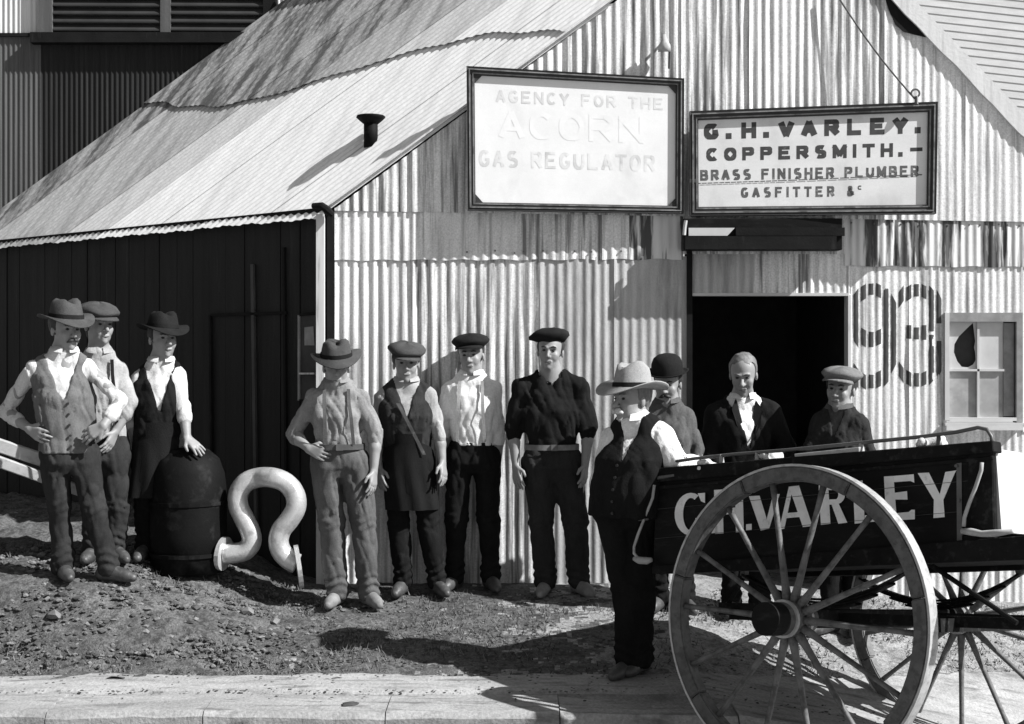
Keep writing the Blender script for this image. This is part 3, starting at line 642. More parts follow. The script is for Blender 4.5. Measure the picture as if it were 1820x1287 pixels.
# neighbouring boarded building, top right
YN = 14.0; KN = F/YN
nb = empty('boarded_building', ((1750-CX)/KN, YN, .2)); NB = nb.location.copy(); tag(nb, 'pale building clad in narrow boards seen beyond the right slope of the roof', 'building')
q = lambda px, py, y_=0: Vector(((px-CX)/KN, YN+y_, CZ-(py-HY)/KN))-NB
MB().hexa([q(1480, 1050, .03), q(2200, 1050, .03), q(2200, 1050, 3), q(1480, 1050, 3), q(1480, -260, .03), q(2200, -170, .03), q(2200, -170, 3), q(1480, -260, 3)]).build('wall', CLAP, nb)
y = -250
while y < 330:
    sl_ = .11*720
    MB().hexa([q(1480, y+13.6, -.007), q(2200, y+13.6+sl_, -.007), q(2200, y+13.6+sl_, .03), q(1480, y+13.6, .03), q(1480, y, 0), q(2200, y+sl_, 0), q(2200, y+sl_, .03), q(1480, y, .03)]).build('weatherboard', CLAP, nb); y += 13.4
print('buildings')
# ------------------------------------------------------------------ signed-distance modelling for figures
class Fld:
    def __init__(s, lo, hi, h):
        s.lo = np.array(lo, float); s.h = h; s.n = np.ceil((np.array(hi)-s.lo)/h).astype(int)+1
        s.f = np.full(tuple(s.n), .2, np.float32)
    def sub(s, lo, hi):
        a = np.clip(np.floor((np.array(lo)-s.lo)/s.h).astype(int), 0, s.n); b = np.clip(np.ceil((np.array(hi)-s.lo)/s.h).astype(int)+1, 0, s.n)
        sl_ = tuple(slice(i, j) for i, j in zip(a, b))
        ax = [(s.lo[k]+s.h*np.arange(a[k], b[k])).astype(np.float32) for k in range(3)]
        return sl_, ax[0][:, None, None], ax[1][None, :, None], ax[2][None, None, :]
    def comb(s, sl_, d, k, mode=0):
        g = s.f[sl_]
        if g.size == 0: return
        if mode == 0:
            hh = np.maximum(k-np.abs(g-d), 0)/k; s.f[sl_] = np.minimum(g, d)-hh*hh*k*.25
        else:
            hh = np.maximum(k-np.abs(g+d), 0)/k; s.f[sl_] = np.maximum(g, -d)+hh*hh*k*.25
    def cone(s, a, b, r1, r2, k=.012, mode=0):
        a = np.array(a, float); b = np.array(b, float); m = max(r1, r2)+k+2*s.h
        sl_, X, Y, Z = s.sub(np.minimum(a, b)-m, np.maximum(a, b)+m)
        ba = b-a; L2 = float(ba@ba)+1e-9
        t = np.clip(((X-a[0])*ba[0]+(Y-a[1])*ba[1]+(Z-a[2])*ba[2])/L2, 0, 1)
        d = np.sqrt((X-a[0]-t*ba[0])**2+(Y-a[1]-t*ba[1])**2+(Z-a[2]-t*ba[2])**2)-(r1+(r2-r1)*t)
        s.comb(sl_, d.astype(np.float32), k, mode)
    def ell(s, M, c, r, k=.012, mode=0):
        """ellipsoid with centre c, radii r in the frame of 4x4 matrix M (numpy)"""
        r = np.array(r, float); c = np.array(c, float); R = M[:3, :3]; w_ = R@c+M[:3, 3]; m = r.max()*1.0+k+2*s.h
        sl_, X, Y, Z = s.sub(w_-m, w_+m); Ri = R.T
        dx, dy, dz = X-w_[0], Y-w_[1], Z-w_[2]
        u = (Ri[0, 0]*dx+Ri[0, 1]*dy+Ri[0, 2]*dz)/r[0]; v = (Ri[1, 0]*dx+Ri[1, 1]*dy+Ri[1, 2]*dz)/r[1]; ww = (Ri[2, 0]*dx+Ri[2, 1]*dy+Ri[2, 2]*dz)/r[2]
        q0 = np.sqrt(u*u+v*v+ww*ww); q1 = np.sqrt((u/r[0])**2+(v/r[1])**2+(ww/r[2])**2)+1e-6
        s.comb(sl_, (q0*(q0-1)/q1).astype(np.float32), k, mode)
    def loft(s, lv, yaw, k=.02, grow=0, mode=0, pw=2.3):
        """levels (z,cx,cy,a,b)"""
        lv = sorted(lv); A = np.array(lv, float); m = A[:, 3].max()+grow+k+2*s.h
        lo = np.array([A[:, 1].min()-m, A[:, 2].min()-m, A[0, 0]-.03-grow]); hi = np.array([A[:, 1].max()+m, A[:, 2].max()+m, A[-1, 0]+.05+grow])
        sl_, X, Y, Z = s.sub(lo, hi); z = Z
        cx, cy, a, b = [np.interp(z, A[:, 0], A[:, i]).astype(np.float32) for i in (1, 2, 3, 4)]
        a = a+grow; b = b+grow
        c_, s_ = math.cos(yaw), math.sin(yaw); u = (X-cx)*c_+(Y-cy)*s_; v = -(X-cx)*s_+(Y-cy)*c_
        q = ((np.abs(u/a))**pw+(np.abs(v/b))**pw)**(1/pw)
        d = (q-1)*np.minimum(a, b)*.9
        d = np.maximum(d, np.maximum(z-(A[-1, 0]+grow), A[0, 0]-z))
        s.comb(sl_, d.astype(np.float32), k, mode)
    def wrinkle(s, amp, seed, vert=1.0, freq=1.0):
        """narrow furrows running mostly down the cloth, with softer swells between them"""
        I = np.nonzero(np.abs(s.f) < .03)
        if len(I[0]) == 0: return
        p = [s.lo[k]+s.h*I[k] for k in range(3)]; q = seed*5.7
        wx_ = p[0]*.85+p[1]*.55; wy_ = -p[0]*.5+p[1]*.9
        warp = .05*vn(wx_*5+q, p[2]*5+3)+.02*vn(p[0]*14+q, p[2]*11)
        acc = np.zeros(len(p[0]))
        for (fx, fz, a_, sl_) in ((17, 2.6, 1.0, .25), (13, 3.2, .9, -.35), (31, 6.5, .5, .15)):
            for k, cc in enumerate((wx_, wy_)):
                n_ = vn((cc+warp+sl_*p[2])*fx*freq+q+k*17+40, p[2]*fz*(1 if vert else 4)+q*.3+k*5+40)
                acc += a_*((1-np.abs(2*n_-1))**4*1.1-.35*n_)
        s.f[I] += (acc*amp).astype(np.float32)
    def cutz(s, z, below=True):
        _, _, _, Z = s.sub(s.lo, s.lo+s.h*s.n)
        d = (z-Z) if below else (Z-z)
        s.f = np.maximum(s.f, d[:, :, :s.f.shape[2]].astype(np.float32))
    def nets(s):
        f = s.f; f[0] = f[-1] = .1; f[:, 0] = f[:, -1] = .1; f[:, :, 0] = f[:, :, -1] = .1
        ins = f < 0; c = sum(ins[i:f.shape[0]-1+i, j:f.shape[1]-1+j, k:f.shape[2]-1+k].astype(np.int8) for i in (0, 1) for j in (0, 1) for k in (0, 1))
        I = np.nonzero((c > 0) & (c < 8)); n = len(I[0]); idx = np.full(c.shape, -1, np.int32); idx[I] = np.arange(n)
        acc = np.zeros((n, 3)); cnt = np.zeros(n)
        cor = [(i, j, k) for i in (0, 1) for j in (0, 1) for k in (0, 1)]
        val = {q: f[I[0]+q[0], I[1]+q[1], I[2]+q[2]].astype(float) for q in cor}
        for a in cor:
            for ax in range(3):
                if a[ax] == 0:
                    b = tuple(1 if t == ax else a[t] for t in range(3)); va, vb_ = val[a], val[b]; m = (va < 0) != (vb_ < 0)
                    t = np.where(m, va/np.where(m, va-vb_, 1), 0)
                    for d_ in range(3): acc[:, d_] += m*(a[d_]+(t if d_ == ax else 0))
                    cnt += m
        V = s.lo+s.h*(np.stack(I, -1)+acc/cnt[:, None]); Qs = []
        for ax in range(3):
            sa = [slice(1, -1)]*3; sa[ax] = slice(0, -1); sb = [slice(1, -1)]*3; sb[ax] = slice(1, None)
            A_, B_ = ins[tuple(sa)], ins[tuple(sb)]; E = np.nonzero(A_ != B_); inn = A_[E]
            off = [1, 1, 1]; off[ax] = 0; e = [E[k]+off[k] for k in range(3)]
            u, v = (ax+1) % 3, (ax+2) % 3
            def cell(du, dv):
                q = [e[0].copy(), e[1].copy(), e[2].copy()]; q[u] -= du; q[v] -= dv; return idx[q[0], q[1], q[2]]
            qd = np.stack([cell(1, 1), cell(0, 1), cell(0, 0), cell(1, 0)], -1); qd[~inn] = qd[~inn][:, ::-1]; Qs.append(qd)
        Q = np.concatenate(Qs); Q = Q[(Q >= 0).all(1)]
        return V, Q
def fobj(fl_, name, mt, parent, base_, smooth=True):
    V, Q = fl_.nets(); return npmesh(name, V-np.array(base_), Q, mt, parent, smooth)
def Rz(a): c, s_ = math.cos(a), math.sin(a); return np.array([[c, -s_, 0], [s_, c, 0], [0, 0, 1]])
def Rx(a): c, s_ = math.cos(a), math.sin(a); return np.array([[1, 0, 0], [0, c, -s_], [0, s_, c]])
def Ry(a): c, s_ = math.cos(a), math.sin(a); return np.array([[c, 0, s_], [0, 1, 0], [-s_, 0, c]])
def unit(v): v = np.array(v, float); return v/(np.linalg.norm(v)+1e-9)
def hand(fl_, wr, hd_, nrm, side, curl=.5, spread=1.0):
    """wr wrist, hd_ direction, nrm palm normal, side +1: thumb on +lateral"""
    d = unit(hd_); n = unit(np.array(nrm)-d*np.dot(nrm, d)); l = np.cross(d, n)*side; w0 = np.array(wr)
    lens = [.068, .078, .072, .056]
    for i in range(4):
        o_ = (1.5-i)*.0215; kn = w0+d*(.088-.006*abs(i-1.2))+l*o_
        fl_.cone(w0+l*o_*.5+d*.005, kn, .016, .0125, .012)
        dd = unit(d+l*(1.5-i)*.09*spread+n*curl*.45); p1 = kn+dd*lens[i]*.52
        d2 = unit(dd+n*curl*1.0); p2 = p1+d2*lens[i]*.5
        fl_.cone(kn, p1, .0105, .0095, .003); fl_.cone(p1, p2, .0095, .0080, .003)
    t0 = w0+d*.022+l*.026; t1 = t0+unit(d*.8+l*.75+n*.35)*.045; t2 = t1+unit(d*1.0+l*.15+n*.35)*.034
    fl_.cone(t0, t1, .0135, .0115, .006); fl_.cone(t1, t2, .0115, .009, .004)
def hatmesh(kind):
    """local head frame: face looks along -y"""
    V = []; Fc = []; n = 28
    if kind in ('fedora', 'slouch', 'bowler', 'broad'):
        br = {'fedora': .155, 'slouch': .155, 'bowler': .125, 'broad': .175}[kind]; ch_ = {'fedora': .125, 'slouch': .115, 'bowler': .125, 'broad': .145}[kind]
        prof = [(br*.62, .0), (br, .0), (br, .006), (.095, .012), (.092, .03), (.088, ch_*.55), (.080, ch_*.82), (.062, ch_*.96), (.035, ch_), (.0, ch_)]
        if kind == 'bowler': prof = [(br*.7, .004), (br, .012), (br+.004, .02), (br-.006, .02), (.096, .01), (.095, .04), (.092, .075), (.08, .105), (.055, .124), (.028, .131), (0, .132)]
        for j, (r_, z) in enumerate(prof):
            for i in range(n):
                a = 2*math.pi*i/n; x, y = math.cos(a)*r_, math.sin(a)*r_*1.14
                zz = z
                if r_ > .1:
                    t = (r_-.09)/(br-.09)
                    if kind == 'broad': zz += t*(.05*abs(math.cos(a))**2.2-.022*max(0, -math.sin(a))-.01)
                    elif kind == 'bowler': zz += t*(.012*abs(math.cos(a))**2)
                    else: zz += t*(.022*math.cos(a)**2*(1 if math.cos(a) > 0 else .7)-.022*max(0, -math.sin(a))+.012*math.sin(a*2+1))
                if kind != 'bowler' and z > .05:
                    pinch = 1-.22*math.exp(-((a-math.pi*1.5)/.55)**2)*(z/ch_)
                    x *= 1-.25*math.exp(-((math.sin(a)+.75)/.5)**2)*(z/ch_); y *= pinch
                    zz -= .028*math.exp(-(x/.03)**2)*(r_ < .07); zz += .008*math.sin(a*3+2)
                V.append((x, y, zz))
        m = len(prof)
    elif kind == 'cap':
        prof = [(.088, -.012), (.1, .0), (.118, .018), (.12, .03), (.105, .05), (.07, .065), (.03, .072), (0, .073)]
        for j, (r_, z) in enumerate(prof):
            for i in range(n):
                a = 2*math.pi*i/n; x, y = math.cos(a)*r_, math.sin(a)*r_*1.15
                V.append((x*(1+.04*math.sin(3*a)), y-.01, z-.014*(-y/.12)*(1 if y < 0 else .5)+.004*math.sin(a*4)))
        m = len(prof)
    else:   # beret, slouched to -x
        prof = [(.086, -.01), (.1, .008), (.118, .026), (.112, .05), (.085, .066), (.04, .078), (0, .08)]
        for j, (r_, z) in enumerate(prof):
            for i in range(n):
                a = 2*math.pi*i/n; x, y = math.cos(a)*r_, math.sin(a)*r_*1.12
                t = j/(len(prof)-1); x2 = x-.03*min(1, t*2)*(1 if x < 0 else .2)
                V.append((x2, y+.01, z-.035*max(0, -x/.1)*min(1, t*2.2)*(1-t*.5)+.004*math.sin(a*5)+.012*max(0, x/.1)))
        m = len(prof)
    for j in range(m-1):
        for i in range(n):
            i2 = (i+1) % n; Fc.append((j*n+i, j*n+i2, (j+1)*n+i2, (j+1)*n+i))
    if kind in ('cap', 'beret'): Fc.append(tuple(range(n-1, -1, -1)))
    else: Fc.append(tuple(range(n-1, -1, -1)))
    Fc = [f for f in Fc]
    return V, Fc
def visor():
    V = []; Fc = []; n = 12
    for t, z in ((0, 0), (1, -.022)):
        for i in range(n+1):
            a = math.radians(200+140*i/n); r_ = .094+.042*t*math.sin(math.pi*i/n)
            for dz in (.0, .006): V.append((math.cos(a)*r_, math.sin(a)*r_*1.1-.006, z+dz))
    k = 2*(n+1)
    for i in range(n):
        a, b = 2*i, 2*i+2
        Fc += [(a, b, k+b, k+a), (a+1, k+a+1, k+b+1, b+1), (k+a, k+b, k+b+1, k+a+1)]
    return V, Fc
def person(d):
    Y = d['Y']; s_ = F/Y; dep = d.get('dep', {})
    def J(n, px, py): return np.array(P(px, py, Y+dep.get(n, 0)), float)
    j = {k: J(k, *v) for k, v in d['j'].items()}
    yaw = d.get('yaw', 0)   # body yaw: 0 faces the camera; + turns face to viewer's right
    ux = np.array([math.cos(yaw), math.sin(yaw), 0]); fw = np.array([math.sin(yaw), -math.cos(yaw), 0])
    # ground the feet
    for sd in 'lr':
        a = j['ank_'+sd]; gz = float(G(a[0], a[1]))
        j['ank_'+sd] = np.array([a[0], a[1], gz+.095])
    basep = np.array([(j['ank_l'][0]+j['ank_r'][0])/2, (j['ank_l'][1]+j['ank_r'][1])/2, float(G((j['ank_l'][0]+j['ank_r'][0])/2, Y))])
    shl, shr = j['sh_l'], j['sh_r']; sc = (shl+shr)/2; hs = np.linalg.norm(shr-shl)/2
    inset = .045; shl_c = shl+(sc-shl)*inset/hs+np.array([0, 0, -.058]); shr_c = shr+(sc-shr)*inset/hs+np.array([0, 0, -.058])
    hipc = (j['hip_l']+j['hip_r'])/2; head = j['head']+np.array([0, 0, .018]); fat = d.get('fat', 0); hk = 1.07
    neck = np.array([sc[0]+(head[0]-sc[0])*.45, sc[1]+.01, sc[2]+.045])
    allp = np.array(list(j.values())+[head+[0, 0, .16]])
    lo = allp.min(0)-[.19, .24, .13]; hi = allp.max(0)+[.19, .24, .05]
    hy, hp, hr = d.get('head_yaw', yaw), d.get('head_pitch', 0), d.get('head_roll', 0)
    HR = Rz(hy)@Rx(hp)@Ry(hr); M = np.eye(4); M[:3, :3] = HR; M[:3, 3] = head
    hl = lambda p: HR@(np.array(p)*hk)+head
    # ---- body
    B = Fld(lo, hi, .0068)
    vr = np.random.RandomState(d['seed']); fwid = .94+.12*vr.rand(); fj = .9+.22*vr.rand(); nz = .85+.4*vr.rand()
    def eh(c, r_, *a_): B.ell(M, np.array(c)*hk, np.array(r_)*hk, *a_)
    eh((0, .012, .03), (.076, .094, .084), .01); eh((0, -.03, -.03), (.060*fwid, .056, .076), .03)
    eh((0, -.036, -.078), (.048*fj, .046, .036*fj), .02); B.cone(hl((0, -.072, -.103)), hl((0, -.07, -.1)), .018, .018, .02)
    for q in (-1, 1):
        B.cone(hl((q*.04, -.062, -.032)), hl((q*.035, -.065, -.045)), .02, .018, .02)
        eh((q*.030, -.098, .0), (.021, .020, .014), .012, 1)
        eh((q*.076, .014, -.016), (.009, .016, .028), .006)
        B.cone(hl((q*.012, -.088, .016)), hl((q*.044, -.078, .017)), .0085, .007, .012)
    B.cone(hl((0, -.084, .004)), hl((0, -.100-.013*nz, -.036)), .0085, .0125*nz, .01); B.cone(hl((-.012, -.096, -.04)), hl((.012, -.096, -.04)), .009, .009, .008)
    B.cone(hl((-.018, -.086, -.068)), hl((.018, -.086, -.068)), .0075, .0075, .006); B.cone(hl((-.014, -.082, -.081)), hl((.014, -.082, -.081)), .008, .008, .006)
    eh((0, -.094, -.0745), (.02, .008, .0022), .003, 1)
    B.cone(hl((0, .025, -.06)), neck, .055, .060+fat*.1, .03)
    B.cone(neck, (sc+hipc)/2, .07, .08, .04); B.cone(neck+[0, 0, -.03], shl_c, .045, .04, .03); B.cone(neck+[0, 0, -.03], shr_c, .045, .04, .03)
    B.cone((sc+hipc)/2, hipc+[0, 0, .06], .085, .07, .04)
    for sd, hc in (('l', -1), ('r', 1)):
        sh = shl_c if sd == 'l' else shr_c
        B.cone(sh, j['elb_'+sd], .042, .036, .02); B.cone(j['elb_'+sd], j['elb_'+sd]*.6+j['wr_'+sd]*.4, .037, .038, .015); B.cone(j['elb_'+sd]*.6+j['wr_'+sd]*.4, j['wr_'+sd], .038, .026, .015)
        fa = unit(j['wr_'+sd]-j['elb_'+sd]); hd_ = np.array(d.get('hdir_'+sd, fa+fw*.15))
        pn = np.array(d.get('palm_'+sd, -hc*ux*.8-fw*.5)); th_side = d.get('thumb_'+sd, None)
        dd = unit(hd_); nn = unit(pn-dd*np.dot(pn, dd)); lat = np.cross(dd, nn)
        side = th_side if th_side else (1 if np.dot(lat, fw) > 0 else -1)
        hand(B, j['wr_'+sd], hd_, pn, side, d.get('curl_'+sd, .45), 1.6 if d.get('splay') else 1)
        B.cone(j['hip_'+sd], j['kn_'+sd], .06, .045, .03); B.cone(j['kn_'+sd], j['ank_'+sd], .045, .034, .02)
        toe = np.array(d.get('toe_'+sd, fw+ux*hc*.35)); toe = unit(toe)
        B.cone(j['ank_'+sd]+[0, 0, -.035], j['ank_'+sd]+toe*.1+[0, 0, -.055], .03, .022, .02)
    body = fobj(B, 'person', SKIN, None, basep); body.location = basep; tag(body, d['label'], 'man', 'workmen standing outside the workshop')
    def nm(ob): return ob
    # ---- shirt
    chest = sc*.62+hipc*.38; waist = sc*.22+hipc*.78
    zsh = sc[2]
    tw = d.get('tw', 1.0)
    lv = [(hipc[2]-.04, hipc[0], hipc[1], .165*tw+fat, .115+fat*1.1), (waist[2], waist[0]+fw[0]*fat*.6, waist[1]+fw[1]*fat*.6, .150*tw+fat, .108+fat*1.4), (chest[2], chest[0]+fw[0]*.01, chest[1]+fw[1]*.01, hs*.86*tw+.005+fat*.6, .122+fat), (zsh-.10, sc[0], sc[1], hs*.88, .112+fat*.4), (zsh-.04, sc[0], sc[1]+.005, hs*.66, .085), (zsh+.005, sc[0], sc[1]+.005, hs*.42, .075), (zsh+.035, neck[0], neck[1], .076, .068)]
    H = .0085
    T = Fld(lo, hi, H); T.loft(lv, yaw, .03)
    slv = d.get('sleeve', .5); loose = d.get('loose', 0)
    for sd in 'lr':
        sh = shl_c if sd == 'l' else shr_c; e, w_ = j['elb_'+sd], j['wr_'+sd]
        T.cone(neck+[0, .0, -.012], sh, .056+fat*.3, .052, .07); sv = slv if not isinstance(slv, dict) else slv[sd]
        T.cone(sh, e, .058+loose, .048+loose*1.4, .03)
        if sv > 0:
            end = e+(w_-e)*sv; T.cone(e, end, .047+loose, .043+loose*.6 if sv < .9 else .036, .02)
            if sv < .9: T.cone(end-unit(w_-e)*.004, end+unit(w_-e)*.012, .053+loose*.6, .054+loose*.6, .004); T.cone(end+unit(w_-e)*.028, end+unit(w_-e)*.034, .053+loose*.6, .05+loose*.6, .004)
    T.cone(neck+[0, 0, .0], neck+[0, 0, .02], .066+fat*.1, .064+fat*.1, .02)
    nr = d.get('neckline', 0); T.cone(hl((0, .02, -.05)), neck+[0, 0, .02-nr*.9]+fw*nr*.5, .05+nr, .055+nr, .004, 1)
    T.wrinkle(d.get('wr', .0035)*1.9, d['seed'], 1, 1.15); T.cutz(hipc[2]+d.get('shirt_len', .09))
    shirt = fobj(T, d.get('top_name', 'shirt'), d['shirt'], body, basep)
    if d.get('overshirt_slv'): pass
    if d.get('collar', 1):
        nb_ = neck+[0, 0, .002]; hd2 = hl((0, .02, -.05)); axn = unit(hd2-nb_); n = 22; V_ = []
        for t_, rr, dz in ((0, .078, .0), (1, .073, .026), (2, .080, .030), (3, .092, .006)):
            for i in range(n+1):
                a = math.radians(-90+14+(360-28)*i/n); fr = max(0, -math.sin(a))
                V_.append(nb_+ux*math.cos(a)*rr*(1+fat)+(-fw)*math.sin(a)*rr*(1+fat)+axn*(dz-.016*fr*(t_ in (0, 3)))+fw*.004+fw*fr*.012*(t_ == 3)-basep)
        mesh('collar', V_, [(r_*(n+1)+c, r_*(n+1)+c+1, (r_+1)*(n+1)+c+1, (r_+1)*(n+1)+c) for r_ in range(3) for c in range(n)], d['shirt'], body, True)
    # ---- waistcoat or jacket
    if 'vest' in d:
        v = d['vest']; Wf = Fld(lo, hi, H); Wf.loft(lv, yaw, .03, .015)
        if v.get('jacket'):
            for sd in 'lr':
                sh = shl_c if sd == 'l' else shr_c; e, w_ = j['elb_'+sd], j['wr_'+sd]
                Wf.cone(neck+[0, 0, -.03], sh, .066, .078, .05); Wf.cone(sh, e, .08, .070, .03); Wf.cone(e, e+(w_-e)*v['jacket'], .070, .058, .02)
        else:
            for sd in 'lr':
                sh = shl_c if sd == 'l' else shr_c; kk_ = .5 if v.get('nar') else .7; Wf.cone(neck+[0, 0, -.03], sh*kk_+neck*(1-kk_), .066+fat*.2, .066+fat*.2, .05)
                out = (sh-neck)*.0+sh+unit(sh-neck)*.045; Wf.cone(out+[0, 0, .05]+unit(sh-neck)*.02, j['elb_'+sd]*.35+sh*.65+unit(sh-neck)*.045, .055, .05, .01, 1)
        # V opening
        zv = zsh-v.get('v', .22); wsl = v.get('vw', .34); sl_, X, Yy, Z = Wf.sub(lo, hi)
        u = (X-sc[0])*ux[0]+(Yy-sc[1])*ux[1]-v.get('vo', 0); fv = (X-sc[0])*fw[0]+(Yy-sc[1])*fw[1]
        wed = np.maximum(np.abs(u)-(Z-zv)*wsl, -fv+.0); wed = np.maximum(wed, -(Z-zv))
        Wf.f[sl_] = np.maximum(Wf.f[sl_], -wed.astype(np.float32))
        Wf.cone(hl((0, .02, -.05)), neck+[0, 0, .03], .062, .067, .004, 1)
        if v.get('open'):   # hanging open down the front
            wed = np.maximum(np.abs(u)-v['open']-(Z-zv)*.05, -fv+.0); Wf.f[sl_] = np.maximum(Wf.f[sl_], -wed.astype(np.float32))
        Wf.wrinkle(d.get('wr', .0035)*1.9, d['seed'], 1, 1.15); Wf.cutz(hipc[2]-v.get('len', .0))
        wo_ = fobj(Wf, 'jacket' if v.get('jacket') else 'waistcoat', v['mat'], body, basep)
        if v.get('lapel'):
            for q in (-1, 1):
                a = np.array(neck)+ux*q*.06+fw*.05+[0, 0, .0]; b = np.array([sc[0], sc[1], zv+.02])+fw*(.135+fat*1.5)+ux*q*.012
                mm = MB(); c_ = a*.4+b*.6+ux*q*.045+fw*.02; mm.add([a, b, c_, a*.75+b*.25+ux*q*.05+fw*.015], [(0, 1, 2, 3)]); mm.add([x_+fw*.006 for x_ in (a, b, c_, a*.75+b*.25+ux*q*.05+fw*.015)], [(3, 2, 1, 0)])
                mesh('lapel', [np.array(x_)-basep+fw*.008 for x_ in mm.V], mm.F, v['mat'], body)
        if v.get('buttons'):
            for i in range(5):
                zz = zv-.03-i*.065; t_ = np.interp(zz, [a[0] for a in sorted(lv)], [a[4] for a in sorted(lv)]); cx_ = np.interp(zz, [a[0] for a in sorted(lv)], [a[1] for a in sorted(lv)]); cy_ = np.interp(zz, [a[0] for a in sorted(lv)], [a[2] for a in sorted(lv)])
                p = np.array([cx_, cy_, zz])+fw*(t_+.010)
                MB().tube([p-basep, p+fw*.008-basep], .008, 8).build('button', EYE, body)
    # ---- trousers
    R_ = Fld(lo, hi, H)
    R_.loft([(hipc[2]-.10, hipc[0], hipc[1], .13*tw+fat*.5, .08+fat*.5), (hipc[2]-.03, hipc[0], hipc[1], .168*tw+fat*.8, .118+fat*.6), (hipc[2]+.05, hipc[0], hipc[1], .163*tw+fat*.9, .113+fat), (hipc[2]+.12, waist[0], waist[1], .155*tw+fat*.9, .112+fat*1.2)], yaw, .03)
    bg_ = d.get('baggy', 0)+.008
    for sd in 'lr':
        h_, k_, a_ = j['hip_'+sd], j['kn_'+sd], j['ank_'+sd]
        R_.cone(h_, k_, .092+bg_, .072+bg_, .03); R_.cone(k_, a_, .070+bg_, .060+bg_*.8, .02); R_.cone(a_+[0, 0, .03], a_+[0, 0, -.012], .060+bg_*.8, .062+bg_*.8, .02)
    R_.wrinkle(.0075, d['seed']+3, 1, .95)
    # concertina folds at the hems
    I = np.nonzero(np.abs(R_.f) < .03); zz = R_.lo[2]+R_.h*I[2]; xx = R_.lo[0]+R_.h*I[0]; yy2 = R_.lo[1]+R_.h*I[1]
    zk = (j['kn_l'][2]+j['kn_r'][2])/2; za = j['ank_l'][2]
    R_.f[I] += (.006*np.sin(zz*120+np.sin(xx*30+yy2*20)*2)*(np.exp(-((zz-za-.05)/.07)**2)+.5*np.exp(-((zz-zk)/.06)**2))).astype(np.float32)
    gm = min(j['ank_l'][2], j['ank_r'][2]); R_.cutz(gm-.06)
    tr_ = fobj(R_, 'trousers', d['trousers'], body, basep)
    # ---- boots
    for sd, hc in (('l', -1), ('r', 1)):
        toe = unit(np.array(d.get('toe_'+sd, fw+ux*hc*.35))); a_ = j['ank_'+sd]; z0_ = a_[2]-.095
        bf = Fld(a_-[.22, .22, .11], a_+[.22, .22, .1], .0075); hl_ = a_-toe*.045
        bf.cone([hl_[0], hl_[1], z0_+.04], np.array([a_[0], a_[1], z0_+.04])+toe*.13, .038, .036, .02); bf.cone([hl_[0], hl_[1], z0_+.05], a_+[0, 0, .02], .04, .043, .03)
        bf.cone(np.array([a_[0], a_[1], z0_+.035])+toe*.13, np.array([a_[0], a_[1], z0_+.03])+toe*.17, .037, .028, .02); bf.cone(a_+[0, 0, -.02], np.array([a_[0], a_[1], z0_+.05])+toe*.09, .04, .035, .03)
        bf.wrinkle(.001, 5); bf.cutz(z0_+.004); fobj(bf, 'boot', d.get('boots', LEATHER), body, basep)
    # ---- belt
    if 'belt' in d:
        wv = []; n = 24; za_ = hipc[2]+.105
        for dz in (-.018, .018):
            for i in range(n):
                a = 2*math.pi*i/n; ra, rb = .162*tw+fat, .122+fat*1.35
                p = waist*1.0; p[2] = za_+dz; e_ = 2/2.3; cu, cv = math.copysign(abs(math.cos(a))**e_, math.cos(a)), math.copysign(abs(math.sin(a))**e_, math.sin(a))
                wv.append(p+ux*cu*(ra+.006)+fw*cv*(rb+.006)-basep)
        mesh('belt', wv, [(i, (i+1) % n, n+(i+1) % n, n+i) for i in range(n)], d['belt'], body, True)
        bp = waist*1.0; bp[2] = za_; bp = bp+fw*(.132+fat*1.35)-basep
        MB().bar(bp-ux*.022, bp+ux*.022, .012, .04, (0, 0, 1)).build('buckle', METAL, body)
    # ---- braces
    if d.get('braces'):
        for q in (-1, 1):
            path = []
            for t in np.linspace(0, 1, 12):
                z = hipc[2]+.12+(zsh-.0-hipc[2]-.12)*t; A_ = np.array(sorted(lv)); b_ = np.interp(z, A_[:, 0], A_[:, 4]); cx_ = np.interp(z, A_[:, 0], A_[:, 1]); cy_ = np.interp(z, A_[:, 0], A_[:, 2])
                path.append(np.array([cx_, cy_, z])+ux*q*(.09-.015*t)+fw*(b_*.93+.02)-basep)
            mm = MB(); mm.V = [Vector(p+ux*sgn*.011) for p in path for sgn in (-1, 1)]; mm.F = [(2*i, 2*i+1, 2*i+3, 2*i+2) for i in range(11)]
            mm.build('brace', d['braces'], body, True)
    if d.get('strap'):
        path = []; A_ = np.array(sorted(lv))
        for t in np.linspace(0, 1, 14):
            z = zsh-.10+(hipc[2]+.06-zsh+.10)*t; b_ = np.interp(z, A_[:, 0], A_[:, 4]); cx_ = np.interp(z, A_[:, 0], A_[:, 1]); cy_ = np.interp(z, A_[:, 0], A_[:, 2])
            path.append(np.array([cx_, cy_, z])+ux*(-.06+.16*t)+fw*(b_*.95+.034)-basep)
        mm = MB(); mm.V = [Vector(p+ux*sgn*.012) for p in path for sgn in (-1, 1)]; mm.F = [(2*i, 2*i+1, 2*i+3, 2*i+2) for i in range(13)]
        mm.build('strap', LEATHER, body, True)
    if d.get('armband'):
        a_, b_ = shr_c*.12+j['elb_r']*.88, j['elb_r']*.82+j['wr_r']*.18
        MB().tube([a_-basep, j['elb_r']-basep, b_-basep], [.062, .064, .06], 16, False).build('sleeve_band', C_DK, body, True)
